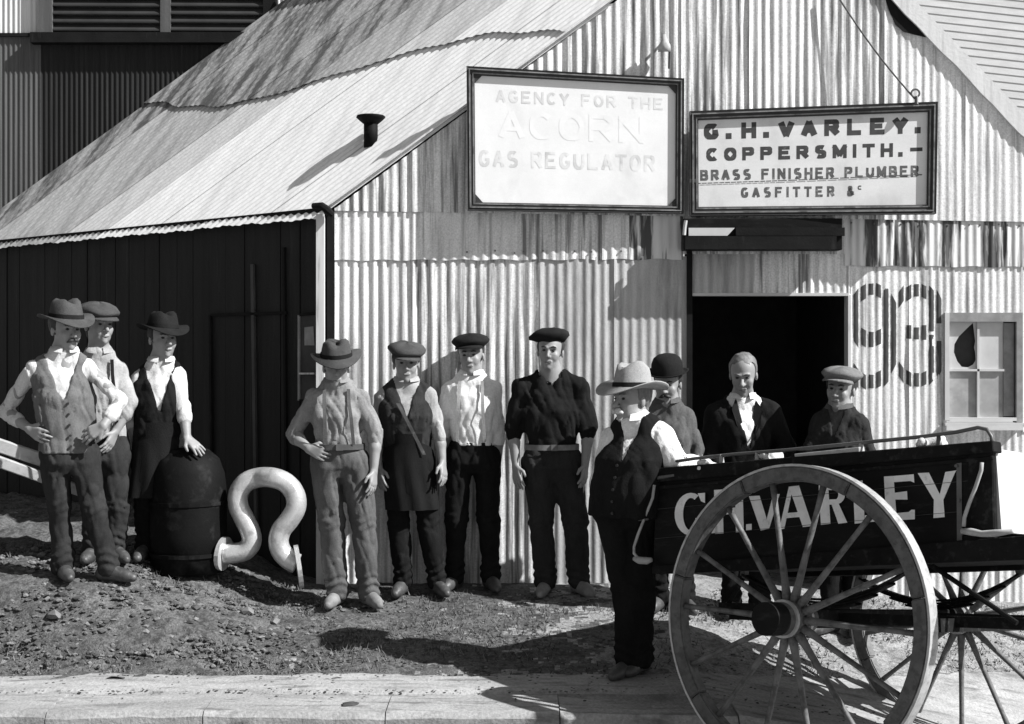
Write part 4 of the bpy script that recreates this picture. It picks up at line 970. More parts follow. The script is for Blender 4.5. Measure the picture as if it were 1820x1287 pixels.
    # ---- apron
    if 'apron' in d:
        ap = d['apron']; V_ = []; nu, nv = 14, 16; zt, zb = zsh-ap.get('top', .12), ap['bot']
        A_ = np.array(sorted(lv))
        for jv in range(nv+1):
            z = zt+(zb-zt)*jv/nv; a_ = np.interp(z, A_[:, 0], A_[:, 3]); b_ = np.interp(z, A_[:, 0], A_[:, 4]); cx_ = np.interp(z, A_[:, 0], A_[:, 1]); cy_ = np.interp(z, A_[:, 0], A_[:, 2])
            if z < A_[0, 0]:
                kl = (j['kn_l']+j['kn_r'])/2; t = (A_[0, 0]-z)/max(A_[0, 0]-kl[2], .1); cx_ = cx_+(kl[0]-cx_)*t; a_ = a_+.02*t
            wid = .55 if z > hipc[2]+.12 else 1.15
            for iu in range(nu+1):
                th = (iu/nu*2-1)*wid; fold_ = .012*math.sin(iu*1.7+z*6+d['seed'])*min(1, max(0, (hipc[2]+.15-z)*3))
                V_.append(np.array([cx_, cy_, z])+ux*math.sin(th)*(a_+.018)+fw*(math.cos(th)*(b_+.026)+fold_+.004)-basep)
        ao = mesh('apron', V_, [(r*(nu+1)+c, r*(nu+1)+c+1, (r+1)*(nu+1)+c+1, (r+1)*(nu+1)+c) for r in range(nv) for c in range(nu)], ap['mat'], body, True)
    # ---- eyes, brows, hair, moustache
    for q in (-1, 1):
        p = hl((q*.030, -.0795, .0))-basep; MB().tube([p+HR@np.array((-.011, 0, 0)), p, p+HR@np.array((.011, 0, 0))], [.003, .0078, .003], 8).build('eye', EYE, body, True)
        a = hl((q*.014, -.0925, .020))-basep; b = hl((q*.046, -.083, .021))-basep; MB().tube([a, (a+b)/2+HR@np.array((0, -.004, .004)), b], [.004, .0055, .003], 6).build('eyebrow', d.get('hair', HAIR), body, True)
    if not d.get('moustache'):
        MB().tube([hl((-.021, -.089, -.073))-basep, hl((0, -.0935, -.0755))-basep, hl((.021, -.089, -.073))-basep], [.0015, .0032, .0015], 6).build('mouth', LEATHER, body, True)
    hf = Fld([-.12, -.13, -.09], [.12, .15, .15], .0075); I4 = np.eye(4)
    hf.ell(I4, (0, .022, .036), (.088, .102, .095), .01); hf.cone((0, .06, -.02), (0, .065, -.05), .06, .045, .02)
    sl_, X, Yy, Z = hf.sub(hf.lo, hf.lo+hf.h*hf.n); cutv = np.minimum(Z+.02-.5*(Yy+.03), 1)  # below-front
    line = np.maximum(-.052+(-Yy)*.0-Yy, 0)
    front = np.maximum(Yy+.045-.22*(Z), Z-.082)     # keep only behind hairline or above
    keep = np.minimum(-(Yy+.03-(Z < .0)*.03+.0*Z), .078-Z)  # negative = keep
    hf.f = np.maximum(hf.f, np.minimum(-(Yy+.022)*1.0+(Z < .01)*.0, (.07-Z)).astype(np.float32)+np.where((Z < -.01) & (Yy < .03), .02, 0).astype(np.float32))
    hf.wrinkle(.004, d['seed'], 1, 2.2); Vh, Qh = hf.nets()
    ho = npmesh('hair', (Vh*hk@HR.T+head)-basep, Qh, d.get('hair', HAIR), body)
    if d.get('moustache'):
        mf = MB()
        for q in (-1, 1):
            pts_ = [hl(p)-basep for p in ((q*.002, -.102, -.058), (q*.018, -.099, -.064), (q*.036, -.086, -.074))]
            mb_ = d.get('mbig', 1); mf.tube(pts_, [.0095*mb_, .011*mb_, .004*mb_], 8)
        mf.build('moustache', d['moustache'], body, True)
    # ---- hat
    if d.get('hat'):
        kind, mh, tilt, rise = d['hat']; Vt, Ft = hatmesh(kind); TR = Rx(tilt[0])@Ry(tilt[1])
        loc = [HR@(TR@np.array(v)+np.array([0, .008, rise]))*hk+head-basep for v in Vt]
        hx = mesh('cap' if kind == 'cap' else 'beret' if kind == 'beret' else 'hat', loc, Ft, mh, body, True)
        if kind == 'cap':
            Vv, Fv = visor(); mesh('visor', [HR@(TR@np.array(v)+np.array([0, .0, rise-.008]))*hk+head-basep for v in Vv], Fv, mh, hx)
        elif kind != 'beret':
            n = 24; wv = []
            for zz, rr in ((.013, .0975), (.036, .0955)):
                for i in range(n):
                    a = 2*math.pi*i/n; wv.append(HR@(TR@np.array((math.cos(a)*rr, math.sin(a)*rr*1.14, zz))+np.array([0, .008, rise]))*hk+head-basep)
            mesh('hat_band', wv, [(i, (i+1) % n, n+(i+1) % n, n+i) for i in range(n)], FELT_D, hx, True)
    return body
PEOPLE = [
 dict(Y=8.1, seed=11, label='man in a felt hat, pale waistcoat and white sleeves, hands on hips, far left', yaw=.45, head_yaw=.75, head_pitch=.05,
      j=dict(head=(118, 590), sh_l=(48, 640), sh_r=(168, 636), elb_l=(8, 730), elb_r=(214, 712), wr_l=(52, 762), wr_r=(184, 757), hip_l=(96, 815), hip_r=(150, 812), kn_l=(105, 905), kn_r=(166, 900), ank_l=(112, 1010), ank_r=(193, 1005)),
      dep=dict(elb_l=.05, elb_r=.02, wr_l=-.09, wr_r=-.12, sh_l=-.05, sh_r=.05, hip_l=-.03, hip_r=.03, ank_r=-.02), hdir_l=(.75, -.35, -.35), palm_l=(.4, .9, 0), hdir_r=(-.8, -.1, -.45), palm_r=(0, .9, -.3), toe_r=(.95, -.3, 0), toe_l=(.5, -.8, 0),
      shirt=C_WW, vest=dict(mat=C_LV, v=.24, buttons=1, len=-.03), trousers=C_DRAB, hat=('fedora', FELT_M, (.06, 0), .052), sleeve=.45, moustache=HAIR, wr=.004),
 dict(Y=8.5, seed=12, label='man in a flat cap and braces standing close behind the man in the pale waistcoat', yaw=.35, head_yaw=.75,
      j=dict(head=(176, 582), sh_l=(128, 636), sh_r=(222, 642), elb_l=(140, 720), elb_r=(232, 715), wr_l=(165, 775), wr_r=(205, 768), hip_l=(160, 808), hip_r=(205, 808), kn_l=(165, 900), kn_r=(208, 900), ank_l=(165, 1000), ank_r=(205, 1000)),
      dep=dict(wr_l=-.05, wr_r=-.08, sh_l=-.05, sh_r=.05), shirt=C_LG, trousers=C_DG, hat=('cap', FELT_M, (.1, 0), .062), sleeve=.35, braces=C_DK, wr=.004, hair=HAIR),
 dict(Y=8.62, seed=13, label='man in a dark hat and dark waistcoat with one hand resting on the black drum', yaw=.3, head_yaw=.6,
      j=dict(head=(290, 606), sh_l=(238, 656), sh_r=(326, 652), elb_l=(232, 735), elb_r=(326, 722), wr_l=(240, 790), wr_r=(332, 778), hip_l=(262, 815), hip_r=(303, 812), kn_l=(258, 905), kn_r=(290, 900), ank_l=(258, 990), ank_r=(288, 990)),
      dep=dict(wr_r=-.12, elb_r=-.04), hdir_r=(.6, -.25, -.5), palm_r=(0, .2, -1), splay=1, curl_r=.15, shirt=C_WW, vest=dict(mat=C_DK, v=.27, vw=.3, vo=.0, len=.0), trousers=C_BLK, apron=dict(mat=C_DK, bot=.75, top=.35), hat=('slouch', FELT_D, (.05, .05), .052), sleeve=.2),
 dict(Y=8.55, seed=14, label='man in brimmed hat and grey work shirt, one hand on hip beside curved pipe', yaw=.15, head_yaw=.15, head_pitch=.12,
      j=dict(head=(598, 656), sh_l=(543, 692), sh_r=(652, 690), elb_l=(521, 772), elb_r=(668, 768), wr_l=(548, 797), wr_r=(664, 838), hip_l=(578, 822), hip_r=(630, 822), kn_l=(590, 930), kn_r=(646, 930), ank_l=(598, 1045), ank_r=(656, 1050)),
      dep=dict(wr_l=-.1, elb_l=.02, wr_r=-.05), hdir_l=(.8, -.15, -.3), palm_l=(.2, 1, 0), shirt=C_LG2, trousers=C_MG, baggy=.008, belt=LEATHER, braces=C_MG, hat=('slouch', FELT_M, (.1, -.05), .05), sleeve=.15, boots=LEATHER_L, wr=.0045, loose=.004),
 dict(Y=8.8, seed=15, label='young man in a flat cap and dark waistcoat with a diagonal strap, arms hanging', yaw=.12, head_yaw=.1,
      j=dict(head=(722, 650), sh_l=(670, 690), sh_r=(774, 688), elb_l=(668, 775), elb_r=(780, 768), wr_l=(674, 832), wr_r=(786, 822), hip_l=(702, 822), hip_r=(750, 822), kn_l=(708, 930), kn_r=(762, 930), ank_l=(716, 1040), ank_r=(776, 1040)),
      dep=dict(wr_l=-.05, wr_r=-.05), shirt=C_LG, vest=dict(mat=C_DG, v=.2, vw=.32, len=.0), trousers=C_BLK, apron=dict(mat=C_DK, bot=.65, top=.3), hat=('cap', FELT_M, (.12, .1), .06), sleeve=.1, strap=1, wr=.0035),
 dict(Y=8.93, seed=16, label='smiling man in a bright white shirt and braces against the iron wall', yaw=-.05, head_yaw=-.12, head_roll=-.05,
      j=dict(head=(837, 636), sh_l=(788, 678), sh_r=(890, 676), elb_l=(783, 760), elb_r=(886, 762), wr_l=(806, 815), wr_r=(884, 825), hip_l=(815, 815), hip_r=(865, 815), kn_l=(812, 920), kn_r=(868, 920), ank_l=(808, 1022), ank_r=(872, 1020)),
      dep=dict(wr_l=.1, wr_r=.0), shirt=C_W, trousers=C_BLK, braces=C_LG, hat=('cap', FELT_D, (-.05, 0), .062), sleeve={'l': .1, 'r': .2}, wr=.0035),
 dict(Y=8.8, seed=17, label='tall man in a black beret and dark short-sleeved smock with a belt, arms hanging', yaw=.1, head_yaw=-.15, head_roll=.05,
      j=dict(head=(978, 628), sh_l=(917, 674), sh_r=(1042, 674), elb_l=(912, 760), elb_r=(1046, 758), wr_l=(917, 828), wr_r=(1040, 826), hip_l=(956, 822), hip_r=(1006, 822), kn_l=(962, 930), kn_r=(1022, 928), ank_l=(970, 1035), ank_r=(1030, 1040)),
      dep=dict(wr_l=-.05, wr_r=-.07), shirt=C_DK, top_name='smock', collar=0, neckline=.028, trousers=C_DG, belt=LEATHER_L, hat=('beret', FELT_D, (-.05, .0), .06), sleeve=.08, loose=.016, baggy=.01, wr=.0042, tw=1.1, open=1, boots=LEATHER_L),
 dict(Y=7.3, seed=18, label='stout moustached man in a pale broad hat and white sleeves leaning on the cart', yaw=-.55, head_yaw=-.95, fat=.042,
      j=dict(head=(1122, 714), sh_l=(1074, 764), sh_r=(1192, 754), elb_l=(1068, 862), elb_r=(1203, 824), wr_l=(1082, 920), wr_r=(1236, 826), hip_l=(1090, 905), hip_r=(1138, 905), kn_l=(1112, 1045), kn_r=(1136, 1045), ank_l=(1118, 1185), ank_r=(1138, 1185)),
      loose=.014, dep=dict(elb_r=-.14, wr_r=-.04, elb_l=.1, wr_l=.05, sh_l=.07, sh_r=-.09, ank_r=.06), hdir_r=(.8, .1, -.1), palm_r=(0, 0, -1), shirt=C_W, vest=dict(mat=C_DK, v=.17, vw=.26, buttons=1, len=.07, nar=1), trousers=C_BLK, baggy=.012, hat=('broad', FELT_L, (.0, .0), .048), sleeve=.85, hair=HAIR_L, moustache=C_WW, mbig=1.7, armband=1, toe_l=(-.6, -.8, 0), toe_r=(-.5, -.85, 0), wr=.0025),
 dict(Y=8.45, seed=19, label='man in a black bowler hat behind the stout man in the pale hat', yaw=-.1, head_yaw=-.3, head_pitch=.15,
      j=dict(head=(1186, 686), sh_l=(1140, 728), sh_r=(1232, 726), elb_l=(1135, 805), elb_r=(1240, 800), wr_l=(1150, 855), wr_r=(1232, 860), hip_l=(1168, 862), hip_r=(1212, 862), kn_l=(1170, 970), kn_r=(1214, 970), ank_l=(1172, 1070), ank_r=(1216, 1070)),
      dep=dict(wr_l=-.1, wr_r=-.1), shirt=C_MG, trousers=C_BLK, apron=dict(mat=C_DK, bot=.6, top=.22), hat=('bowler', FELT_D, (.05, 0), .045), sleeve=.9, wr=.003, moustache=HAIR),
 dict(Y=8.5, seed=20, label='bare-headed fair man in a dark open jacket looking down', yaw=.1, head_yaw=-.25, head_pitch=.28,
      j=dict(head=(1321, 670), sh_l=(1262, 722), sh_r=(1380, 716), elb_l=(1258, 800), elb_r=(1396, 796), wr_l=(1285, 850), wr_r=(1372, 835), hip_l=(1298, 858), hip_r=(1345, 858), kn_l=(1300, 968), kn_r=(1347, 968), ank_l=(1300, 1075), ank_r=(1350, 1075)),
      dep=dict(wr_l=-.15, wr_r=-.15, head=-.04), shirt=C_W, vest=dict(mat=C_DK, v=.26, vw=.36, jacket=.9, lapel=1, len=.1), trousers=C_BLK, hair=HAIR_L, sleeve=.8, wr=.0035),
 dict(Y=8.35, seed=21, label='man in a pale cap and dark jacket at the right edge of the doorway', yaw=-.55, head_yaw=-.55, head_roll=.08,
      j=dict(head=(1494, 696), sh_l=(1450, 738), sh_r=(1535, 738), elb_l=(1440, 815), elb_r=(1540, 812), wr_l=(1450, 865), wr_r=(1530, 868), hip_l=(1475, 870), hip_r=(1515, 870), kn_l=(1475, 980), kn_r=(1518, 980), ank_l=(1475, 1085), ank_r=(1520, 1085)),
      dep=dict(wr_l=-.08, wr_r=-.14, sh_l=.06, sh_r=-.06), shirt=C_MG, vest=dict(mat=C_DG, v=.12, vw=.3, jacket=.9, len=.08), trousers=C_BLK, hat=('cap', FELT_P, (-.12, 0), .058), sleeve=.8, wr=.0035),
]
for d_ in PEOPLE: person(d_)
print('people')
# ------------------------------------------------------------------ pipe bend, drum, timbers
Yp = 8.5
def cr(pts_, n=8):
    out = []; P_ = [pts_[0]]+pts_+[pts_[-1]]
    for i in range(1, len(P_)-2):
        p0, p1, p2, p3 = [Vector(q) for q in P_[i-1:i+3]]
        for k in range(n):
            t = k/n; out.append(.5*((2*p1)+(-p0+p2)*t+(2*p0-5*p1+4*p2-p3)*t*t+(-p0+3*p1-3*p2+p3)*t**3))
    out.append(Vector(P_[-2])); return out
path = [(398, 984), (418, 983), (436, 978), (447, 964), (445, 945), (434, 922), (424, 900), (424, 876), (438, 857), (460, 849), (484, 849), (508, 858), (524, 878), (526, 902), (514, 924), (500, 942), (495, 962), (500, 980), (513, 994), (528, 1002)]
pts = cr([P(x, y, Yp+(.05 if x < 470 else -.02)*1.0) for x, y in path], 4)
pb = MB().tube(pts, .065, 18).build('pipe_bend', COPPER, None, True); pb.data.transform(Matrix.Translation(-P(470, 1010, Yp))); pb.location = P(470, 1010, Yp)
tag(pb, 'bright bent pipe shaped like an omega with flanged ends standing by the dark wall', 'pipe'); PB = pb.location
for (px, py, tilt_, y_, r_) in ((397, 984, -.12, .05, .11), (531, 1007, .14, -.02, .14)):
    c = P(px, py, Yp+y_)-PB; ax = Vector((.96, -.22 if px < 450 else .2, tilt_)).normalized()
    MB().tube([c-ax*.014, c+ax*.014], r_, 20).build('flange', COPPER, pb)
dc = P(335, 1000, 8.62); gz = float(G(dc.x, dc.y)); dr = MB()
prof = [(.0, .235), (.25, .245), (.5, .245), (.64, .235), (.73, .20), (.79, .13), (.815, .05), (.82, .01)]
drum = MB().tube([(0, 0, z) for z, r_ in prof], [r_ for z, r_ in prof], 24).build('drum', DRUM, None, True); drum.location = (dc.x, dc.y, gz)
tag(drum, 'sooty black drum with a domed top standing against the dark wall', 'drum')
for z in (.12, .45): MB().tube([(0, 0, z-.012), (0, 0, z+.012)], .253, 24).build('hoop', DRUM, drum)
for a, b, y0_, y1_, th, lab in (((-60, 772), (300, 893), 8.50, 8.75, .085, 'upper of two pale beams leaning behind the men at the left'), ((-60, 800), (235, 905), 8.42, 8.7, .07, 'lower of two pale beams leaning behind the men at the left')):
    A_, B_ = P(*a, y0_), P(*b, y1_); m_ = (A_+B_)/2
    o = MB().bar(A_-m_, B_-m_, .06, th).build('timber_beam', PALE, None, bevel=.006); o.location = m_; tag(o, lab, 'beam', 'pale beams leaning at the left')
# ------------------------------------------------------------------ cart
HB = Vector((1.315, 6.2, .413)); u = Vector((.688, -.712, .137)).normalized(); w2 = Vector((.733, .668, -.124)); w2 = (w2-u*w2.dot(u)).normalized(); v2 = u.cross(w2)
CM = Matrix(((u.x, w2.x, v2.x, HB.x), (u.y, w2.y, v2.y, HB.y), (u.z, w2.z, v2.z, HB.z), (0, 0, 0, 1))); CI = CM.inverted()
cart = empty('cart', HB, CM); tag(cart, 'black two-wheeled tradesman\'s cart with the name G.H. VARLEY in white on its side', 'cart')
def cl(px, py, yl):      # photo pixel on the cart plane y = yl, returned in cart coordinates
    return CI @ hit(px, py, CM @ Vector((0, yl, 0)), w2)
YS = .20
tlc, trc, brc, blc = [cl(x, y, YS) for x, y in ((1166, 852), (1764, 796), (1768, 958), (1160, 1010))]
def slab(c4, y0, y1, name, m_, parent=cart, bev=.004):
    V = [Vector((p.x, y0, p.z)) for p in c4]+[Vector((p.x, y1, p.z)) for p in c4]
    o = mesh(name, V, [(0, 1, 2, 3), (7, 6, 5, 4), (0, 4, 5, 1), (1, 5, 6, 2), (2, 6, 7, 3), (3, 7, 4, 0)], m_, parent)
    bm = bmesh.new(); bm.from_mesh(o.data); bmesh.ops.recalc_face_normals(bm, faces=bm.faces)
    if bev: bmesh.ops.bevel(bm, geom=list(bm.edges), offset=bev, segments=1, affect='EDGES')
    bm.to_mesh(o.data); bm.free(); return o
side = slab([tlc, trc, brc, blc], YS, YS+.03, 'side_panel', CART)
FY = 1.40
slab([Vector((p.x, 0, p.z)) for p in (tlc, trc, brc, blc)], FY, FY+.03, 'side_panel', CART)
slab([cl(x, y, YS-.03) for x, y in ((1164, 832), (1764, 783), (1766, 803), (1164, 857))], YS-.03, YS+.05, 'top_rail', CART_F)
slab([cl(x, y, YS-.015) for x, y in ((1168, 863), (1764, 810), (1764, 817), (1168, 870))], YS-.012, YS-.001, 'moulding', CART_F)
MB().box((tlc.x, YS+.03, blc.z+.03), (tlc.x+.03, FY, tlc.z)).build('front_board', CART, cart)
MB().box((trc.x-.03, YS+.03, brc.z+.03), (trc.x, FY, trc.z)).build('tail_board', mat('tail_board_sunlit_tone', .5, .8, .15, (6, 6, 6), .3, .4, (9, 9, 20), .5, .7), cart)  # sunlight on the tail board put into its pale colour
MB().box((blc.x, YS+.03, blc.z), (brc.x, FY, blc.z+.03)).build('floor', CART_F, cart)
c4 = [cl(x, y, YS-.03) for x, y in ((1158, 1006), (1900, 945), (1905, 992), (1158, 1020))]
slab(c4, YS-.03, YS+.06, 'chassis_rail', CART_F); slab([Vector((p.x, 0, p.z)) for p in c4], FY-.06, FY+.03, 'chassis_rail', CART_F)
for xs_ in (1700,):
    c4 = [cl(xs_, 846 if xs_ < 1300 else 820, YS-.004), cl(xs_+9, 845 if xs_ < 1300 else 819, YS-.004), cl(xs_+10, 1000 if xs_ < 1300 else 960, YS-.004), cl(xs_+1, 1001 if xs_ < 1300 else 961, YS-.004)]
    st_ = slab(c4, YS-.005, YS-.001, 'iron_strap', METAL, cart, 0)
    for t_ in (.06, .5, .93):
        q_ = c4[0].lerp(c4[2], t_); MB().tube([(q_.x, YS-.013, q_.z), (q_.x, YS-.004, q_.z)], .008, 6).build('bolt', METAL, st_)
for t_ in (.34, .67):
    a_, b_ = tlc.lerp(blc, t_), trc.lerp(brc, t_); MB().bar((a_.x+.01, YS-.0012, a_.z), (b_.x-.01, YS-.0012, b_.z), .002, .005, (0, 1, 0)).build('board_joint', VOID, cart)
# corner iron, lettering
slab([cl(x, y, YS-.006) for x, y in ((1722, 800), (1764, 797), (1767, 940), (1715, 944))], YS-.008, YS-.0005, 'end_post', CART_F)
st = [(1745, 822), (1744, 836), (1734, 866), (1722, 896), (1714, 920), (1713, 936)]
MB().tube([cl(x, y, YS-.03) for x, y in st], .009, 8).build('stay_rod', PALE, cart, True)
MB().tube([cl(x, y, YS-.035) for x, y in ((1709, 944), (1725, 945), (1745, 949), (1768, 948), (1800, 944))], [.012, .017, .014, .016, .01], 8).build('bracket', PALE, cart, True)
def cf(px, py, dpt=0): return cl(px, py, YS-.002-dpt)
def serif_letter(polys, lab=None):
    m = MB()
    for k_, pl in enumerate(polys):
        V = [cf(x, y, .0006*k_) for x, y in pl]; tri = tessellate_polygon([[Vector((p[0], p[1], 0)) for p in pl]]); m.add(V, tri)
    return m.build('letter', LETTER_W, side if False else cart)
def ringpoly(cx, cy, rx, ry, tx_, ty_, a0, a1, sk=-.07, n=18):
    o_ = [(cx+rx*math.cos(math.radians(a0+(a1-a0)*i/n)), cy-ry*math.sin(math.radians(a0+(a1-a0)*i/n))) for i in range(n+1)]
    i_ = [(cx+(rx-tx_)*math.cos(math.radians(a0+(a1-a0)*i/n)), cy-(ry-ty_)*math.sin(math.radians(a0+(a1-a0)*i/n))) for i in range(n+1)]
    return [[o_[i], o_[i+1], i_[i+1], i_[i]] for i in range(n)]
# G
serif_letter(ringpoly(1228, 914, 29, 38, 15, 9, 62, 318)+[[(1236, 921), (1259, 919), (1260, 928), (1236, 930)], [(1243, 928), (1255, 927), (1254, 944), (1243, 948)], [(1240, 877), (1253, 876), (1253, 894), (1246, 891)]])
# .
serif_letter([[(1263, 936), (1275, 935), (1275, 947), (1263, 948)]])
# H
serif_letter([[(1269, 871), (1284, 870), (1286, 948), (1271, 949)], [(1306, 868), (1320, 867), (1322, 945), (1308, 946)], [(1284, 904), (1307, 902), (1307, 913), (1284, 915)]])
serif_letter([[(1326, 932), (1336, 931), (1336, 942), (1326, 943)]])
# V
serif_letter([[(1331, 882), (1350, 881), (1362, 920), (1365, 940), (1352, 943)], [(1374, 879), (1386, 878), (1367, 940), (1358, 941)]])
# A
serif_letter([[(1402, 865), (1420, 863), (1444, 935), (1427, 937)], [(1402, 865), (1409, 868), (1394, 940), (1385, 941)], [(1398, 912), (1432, 909), (1433, 918), (1397, 921)]])
# R
serif_letter([[(1455, 863), (1472, 862), (1476, 931), (1459, 933)], [(1472, 862), (1486, 861), (1492, 871), (1472, 871)], [(1472, 888), (1490, 887), (1486, 897), (1472, 897)]]+ringpoly(1484, 879, 18, 18, 12, 9, 90, -90, n=10)+[[(1478, 897), (1490, 894), (1506, 929), (1490, 931)]])
# L
serif_letter([[(1516, 856), (1533, 854), (1537, 929), (1519, 931)], [(1537, 916), (1556, 914), (1560, 905), (1566, 904), (1564, 926), (1537, 929)]])
# E
serif_letter([[(1571, 847), (1588, 846), (1594, 924), (1581, 926), (1575, 925)], [(1588, 846), (1624, 843), (1625, 858), (1618, 855), (1589, 857)], [(1590, 876), (1612, 873), (1613, 888), (1591, 888)], [(1593, 912), (1615, 910), (1620, 906), (1626, 906), (1626, 923), (1593, 925)]])
# Y
serif_letter([[(1631, 841), (1651, 840), (1670, 878), (1661, 890), (1657, 884)], [(1680, 839), (1700, 836), (1697, 841), (1677, 888), (1666, 886), (1671, 876)], [(1660, 880), (1676, 879), (1679, 919), (1659, 921)]])
# iron hand rail and things on the top
rl = [(1188, 822), (1235, 815), (1300, 808), (1400, 800), (1520, 788), (1640, 776), (1700, 768), (1738, 760), (1754, 763), (1762, 776), (1764, 792)]
rail = MB().tube([cl(x, y, YS+.01) for x, y in rl], .009, 8).build('hand_rail', METAL, cart, True)
for (x, yt, yb_) in ((1282, 808, 838), (1345, 804, 834), (1530, 788, 818), (1668, 774, 806)):
    MB().tube([cl(x, yt, YS+.01), cl(x+1, (yt+yb_)/2, YS+.01), cl(x+2, yb_, YS+.01)], [.009, .014, .012], 8).build('rail_stanchion', PALE if x < 1600 else METAL, rail, True)
for i, (a, b, lab) in enumerate((((1417, 811), (1532, 799), 'upper pale lath lying on the top rail of the cart'), ((1428, 824), (1518, 809), 'lower pale lath lying on the top rail of the cart'))):
    A_, B_ = CM @ cl(*a, YS+.0), CM @ cl(*b, YS+.0); m_ = (A_+B_)/2
    o = MB().bar(A_-m_, B_-m_, .05, .026).build('timber_lath', PALE, None, bevel=.003); o.location = m_; tag(o, lab, 'lath', 'laths on the cart rail')
def rag(px, py, r_, lab, m_=C_W):
    c = CM @ cl(px, py, YS+.05); f_ = Fld([-.2]*3, [.2]*3, .008); q_ = RNG
    for i in range(7): f_.cone((q_.uniform(-r_, r_), q_.uniform(-.04, .04), q_.uniform(-.02, .02)), (q_.uniform(-r_, r_), q_.uniform(-.04, .04), q_.uniform(-.02, .03)), .02, .014, .01)
    f_.wrinkle(.004, 4, 0, 1.5); V, Q = f_.nets(); o = npmesh('rag', V, Q, m_); o.location = c; tag(o, lab, 'rag', 'rags on the cart')
rag(1262, 828, .06, 'white rag bundled on the front corner of the cart beside the stout man')
rag(1372, 815, .045, 'small pale rag on the cart rail below the fair man', C_WW)
rag(1656, 790, .06, 'pale rag tied to the rear of the cart rail', C_WW)
# drop rod with foot piece at the front
MB().tube([cl(x, y, YS-.06) for x, y in ((1163, 862), (1160, 885), (1148, 915), (1134, 950), (1127, 972), (1127, 984), (1134, 992))], .008, 8).build('drop_rod', PALE, cart, True)
MB().tube([cl(x, y, YS-.06) for x, y in ((1127, 993), (1136, 996), (1150, 997), (1158, 995))], [.012, .02, .019, .012], 10).build('foot_piece', PALE, cart, True)
MB().tube([cl(1128, 925, YS-.06), cl(1152, 923, YS-.06)], .006, 6).build('cross_pin', METAL, cart)
MB().tube([cl(1166, 850, YS-.03), cl(1200, 845, YS-.02)], .012, 6).build('staple', METAL, cart)
# axle, springs, under-frame
MB().box((-.04, .08, -.045), (.04, 1.56, .045)).build('axle', CART_F, cart, bevel=.006)
for yy in (.27, 1.36):
    sp_ = MB(); L_ = .47
    for k_ in range(4):
        l_ = L_*(1-.2*k_); V = []; n = 12
        for i in range(n+1):
            t = (2*i/n-1); x_ = t*l_; z_ = .085+.13*(x_/L_)**2-k_*.014
            V += [Vector((x_, yy-.025, z_)), Vector((x_, yy+.025, z_)), Vector((x_, yy+.025, z_+.011)), Vector((x_, yy-.025, z_+.011))]
        sp_.add(V, [(i*4+a, i*4+(a+1) % 4, i*4+4+(a+1) % 4, i*4+4+a) for i in range(n) for a in range(4)])
    sp_.build('leaf_spring', CART_F, cart)
    for q in (-1, 1): MB().bar((q*L_, yy, .215), (q*L_*.96, yy, .30), .03, .03, (0, 1, 0)).build('spring_hanger', METAL, cart)
for yy in (.35, 1.25): MB().bar((-.62, yy, .02), (1.9, yy, -.05), .04, .05).build('shaft', CART_F, cart)
MB().bar((.62, YS, -.03), (.62, FY, -.03), .05, .06).build('cross_bar', CART_F, cart)
MB().bar((-.6, YS+.05, .05), (-.6, FY, .05), .05, .06).build('cross_bar', CART_F, cart)
for (a, b) in (((.5, .3, .28), (.95, .3, -.02)), ((.62, 1.2, .3), (1.0, 1.2, -.03)), ((-.5, .3, .2), (-.62, .3, .05))):
    MB().tube([a, b], .012, 8).build('brace_rod', CART_F, cart)
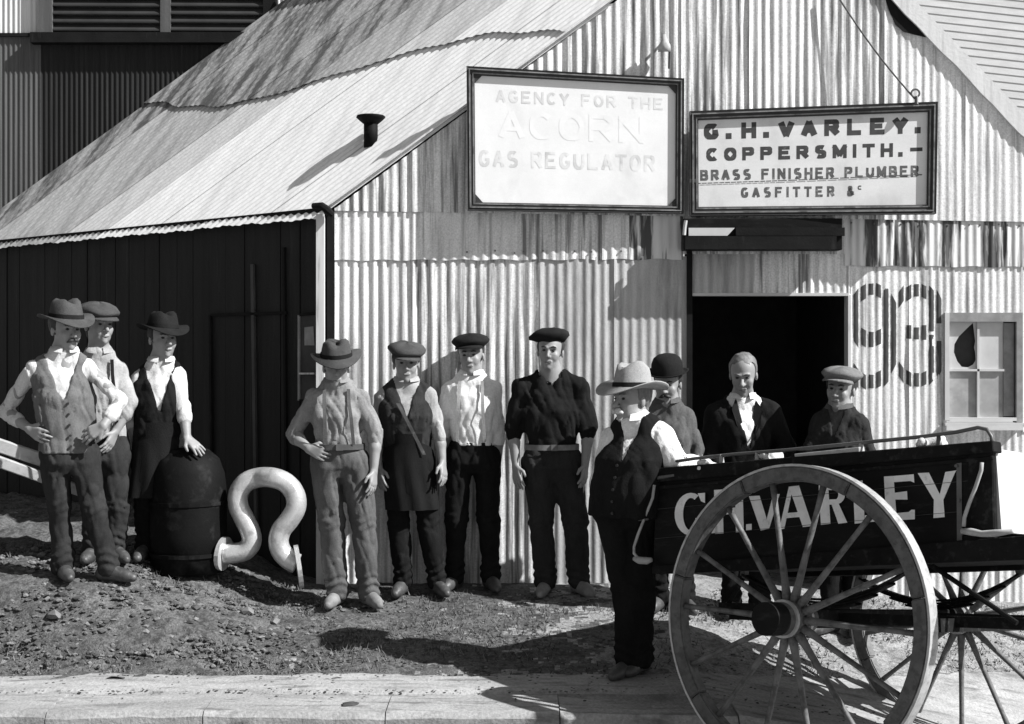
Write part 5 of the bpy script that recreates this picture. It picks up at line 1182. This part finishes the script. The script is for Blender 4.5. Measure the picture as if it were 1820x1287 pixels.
def wheel(yc, R, mw, ms, ph, inner=1):
    wh = empty('wheel'); wh.parent = cart; wh.location = (0, yc, 0)
    n = 70; V = []; 
    def ringm(r0, r1, y0, y1, a0, a1, nn):
        V = []; Fc = []
        for i in range(nn+1):
            a = a0+(a1-a0)*i/nn
            for (r_, y_) in ((r0, y0), (r1, y0), (r1, y1), (r0, y1)): V.append((math.cos(a)*r_, y_, math.sin(a)*r_))
        for i in range(nn):
            for k in range(4): Fc.append((i*4+k, i*4+4+k, i*4+4+(k+1) % 4, i*4+(k+1) % 4))
        Fc += [(0, 1, 2, 3), (nn*4+3, nn*4+2, nn*4+1, nn*4)]
        return V, Fc
    for i in range(7):
        a0 = ph+2*math.pi*i/7-.22; V, Fc = ringm(R-.082, R-.012, -.035, .035, a0+.004, a0+2*math.pi/7-.004, 12)
        o = mesh('felloe', V, Fc, mw, wh)
        bm = bmesh.new(); bm.from_mesh(o.data); bmesh.ops.recalc_face_normals(bm, faces=bm.faces); bmesh.ops.bevel(bm, geom=[e for e in bm.edges if len(e.link_faces) == 2 and e.calc_face_angle() > .6], offset=.006, segments=2, affect='EDGES'); bm.to_mesh(o.data); bm.free()
    V, Fc = ringm(R-.0115, R, -.033, .033, 0, 2*math.pi, 84)
    o = mesh('tyre', V, Fc[:-2], TYRE, wh); bm = bmesh.new(); bm.from_mesh(o.data); bmesh.ops.recalc_face_normals(bm, faces=bm.faces); bm.to_mesh(o.data); bm.free()
    rs = [(-.20, .035), (-.205, .06), (-.195, .068), (-.16, .070), (-.155, .063), (-.10, .072), (-.06, .086), (.03, .088), (.06, .078), (.12, .066), (.125, .05)]
    MB().tube([(0, y_, 0) for y_, r_ in rs], [r_ for y_, r_ in rs], 28).build('hub', mw, wh, True)
    MB().tube([(0, -.215, 0), (0, -.12, 0)], .077, 24).build('hub_cap', CART, wh)
    for y_, r_ in ((-.18, .074), (-.075, .089), (.045, .087)):
        MB().tube([(0, y_-.009, 0), (0, y_+.009, 0)], r_, 28).build('hub_band', TYRE, wh)
    sm_ = None
    for i in range(14):
        a = ph+2*math.pi*i/14
        if sm_ is None:
            m = MB(); L0, L1 = .075, R-.078; ts = [0, .06, .15, .5, .85, 1]; wr_ = [.024, .026, .021, .0165, .0155, .019]
            m.tube([((L0+(L1-L0)*t), -.02+.02*t, 0) for t in ts], wr_, 8, True, .8, up=(0, 1, 0)); o = m.build('spoke', ms, wh, True); sm_ = o
        else: o = sm_.copy(); COL.objects.link(o)
        o.rotation_euler = (0, -a, 0)
    return wh
wheel(0, .725, WHEELW, SPOKE, math.radians(20))
wheel(1.62, .70, WHEELF, WHEELF, math.radians(8))
print('cart')
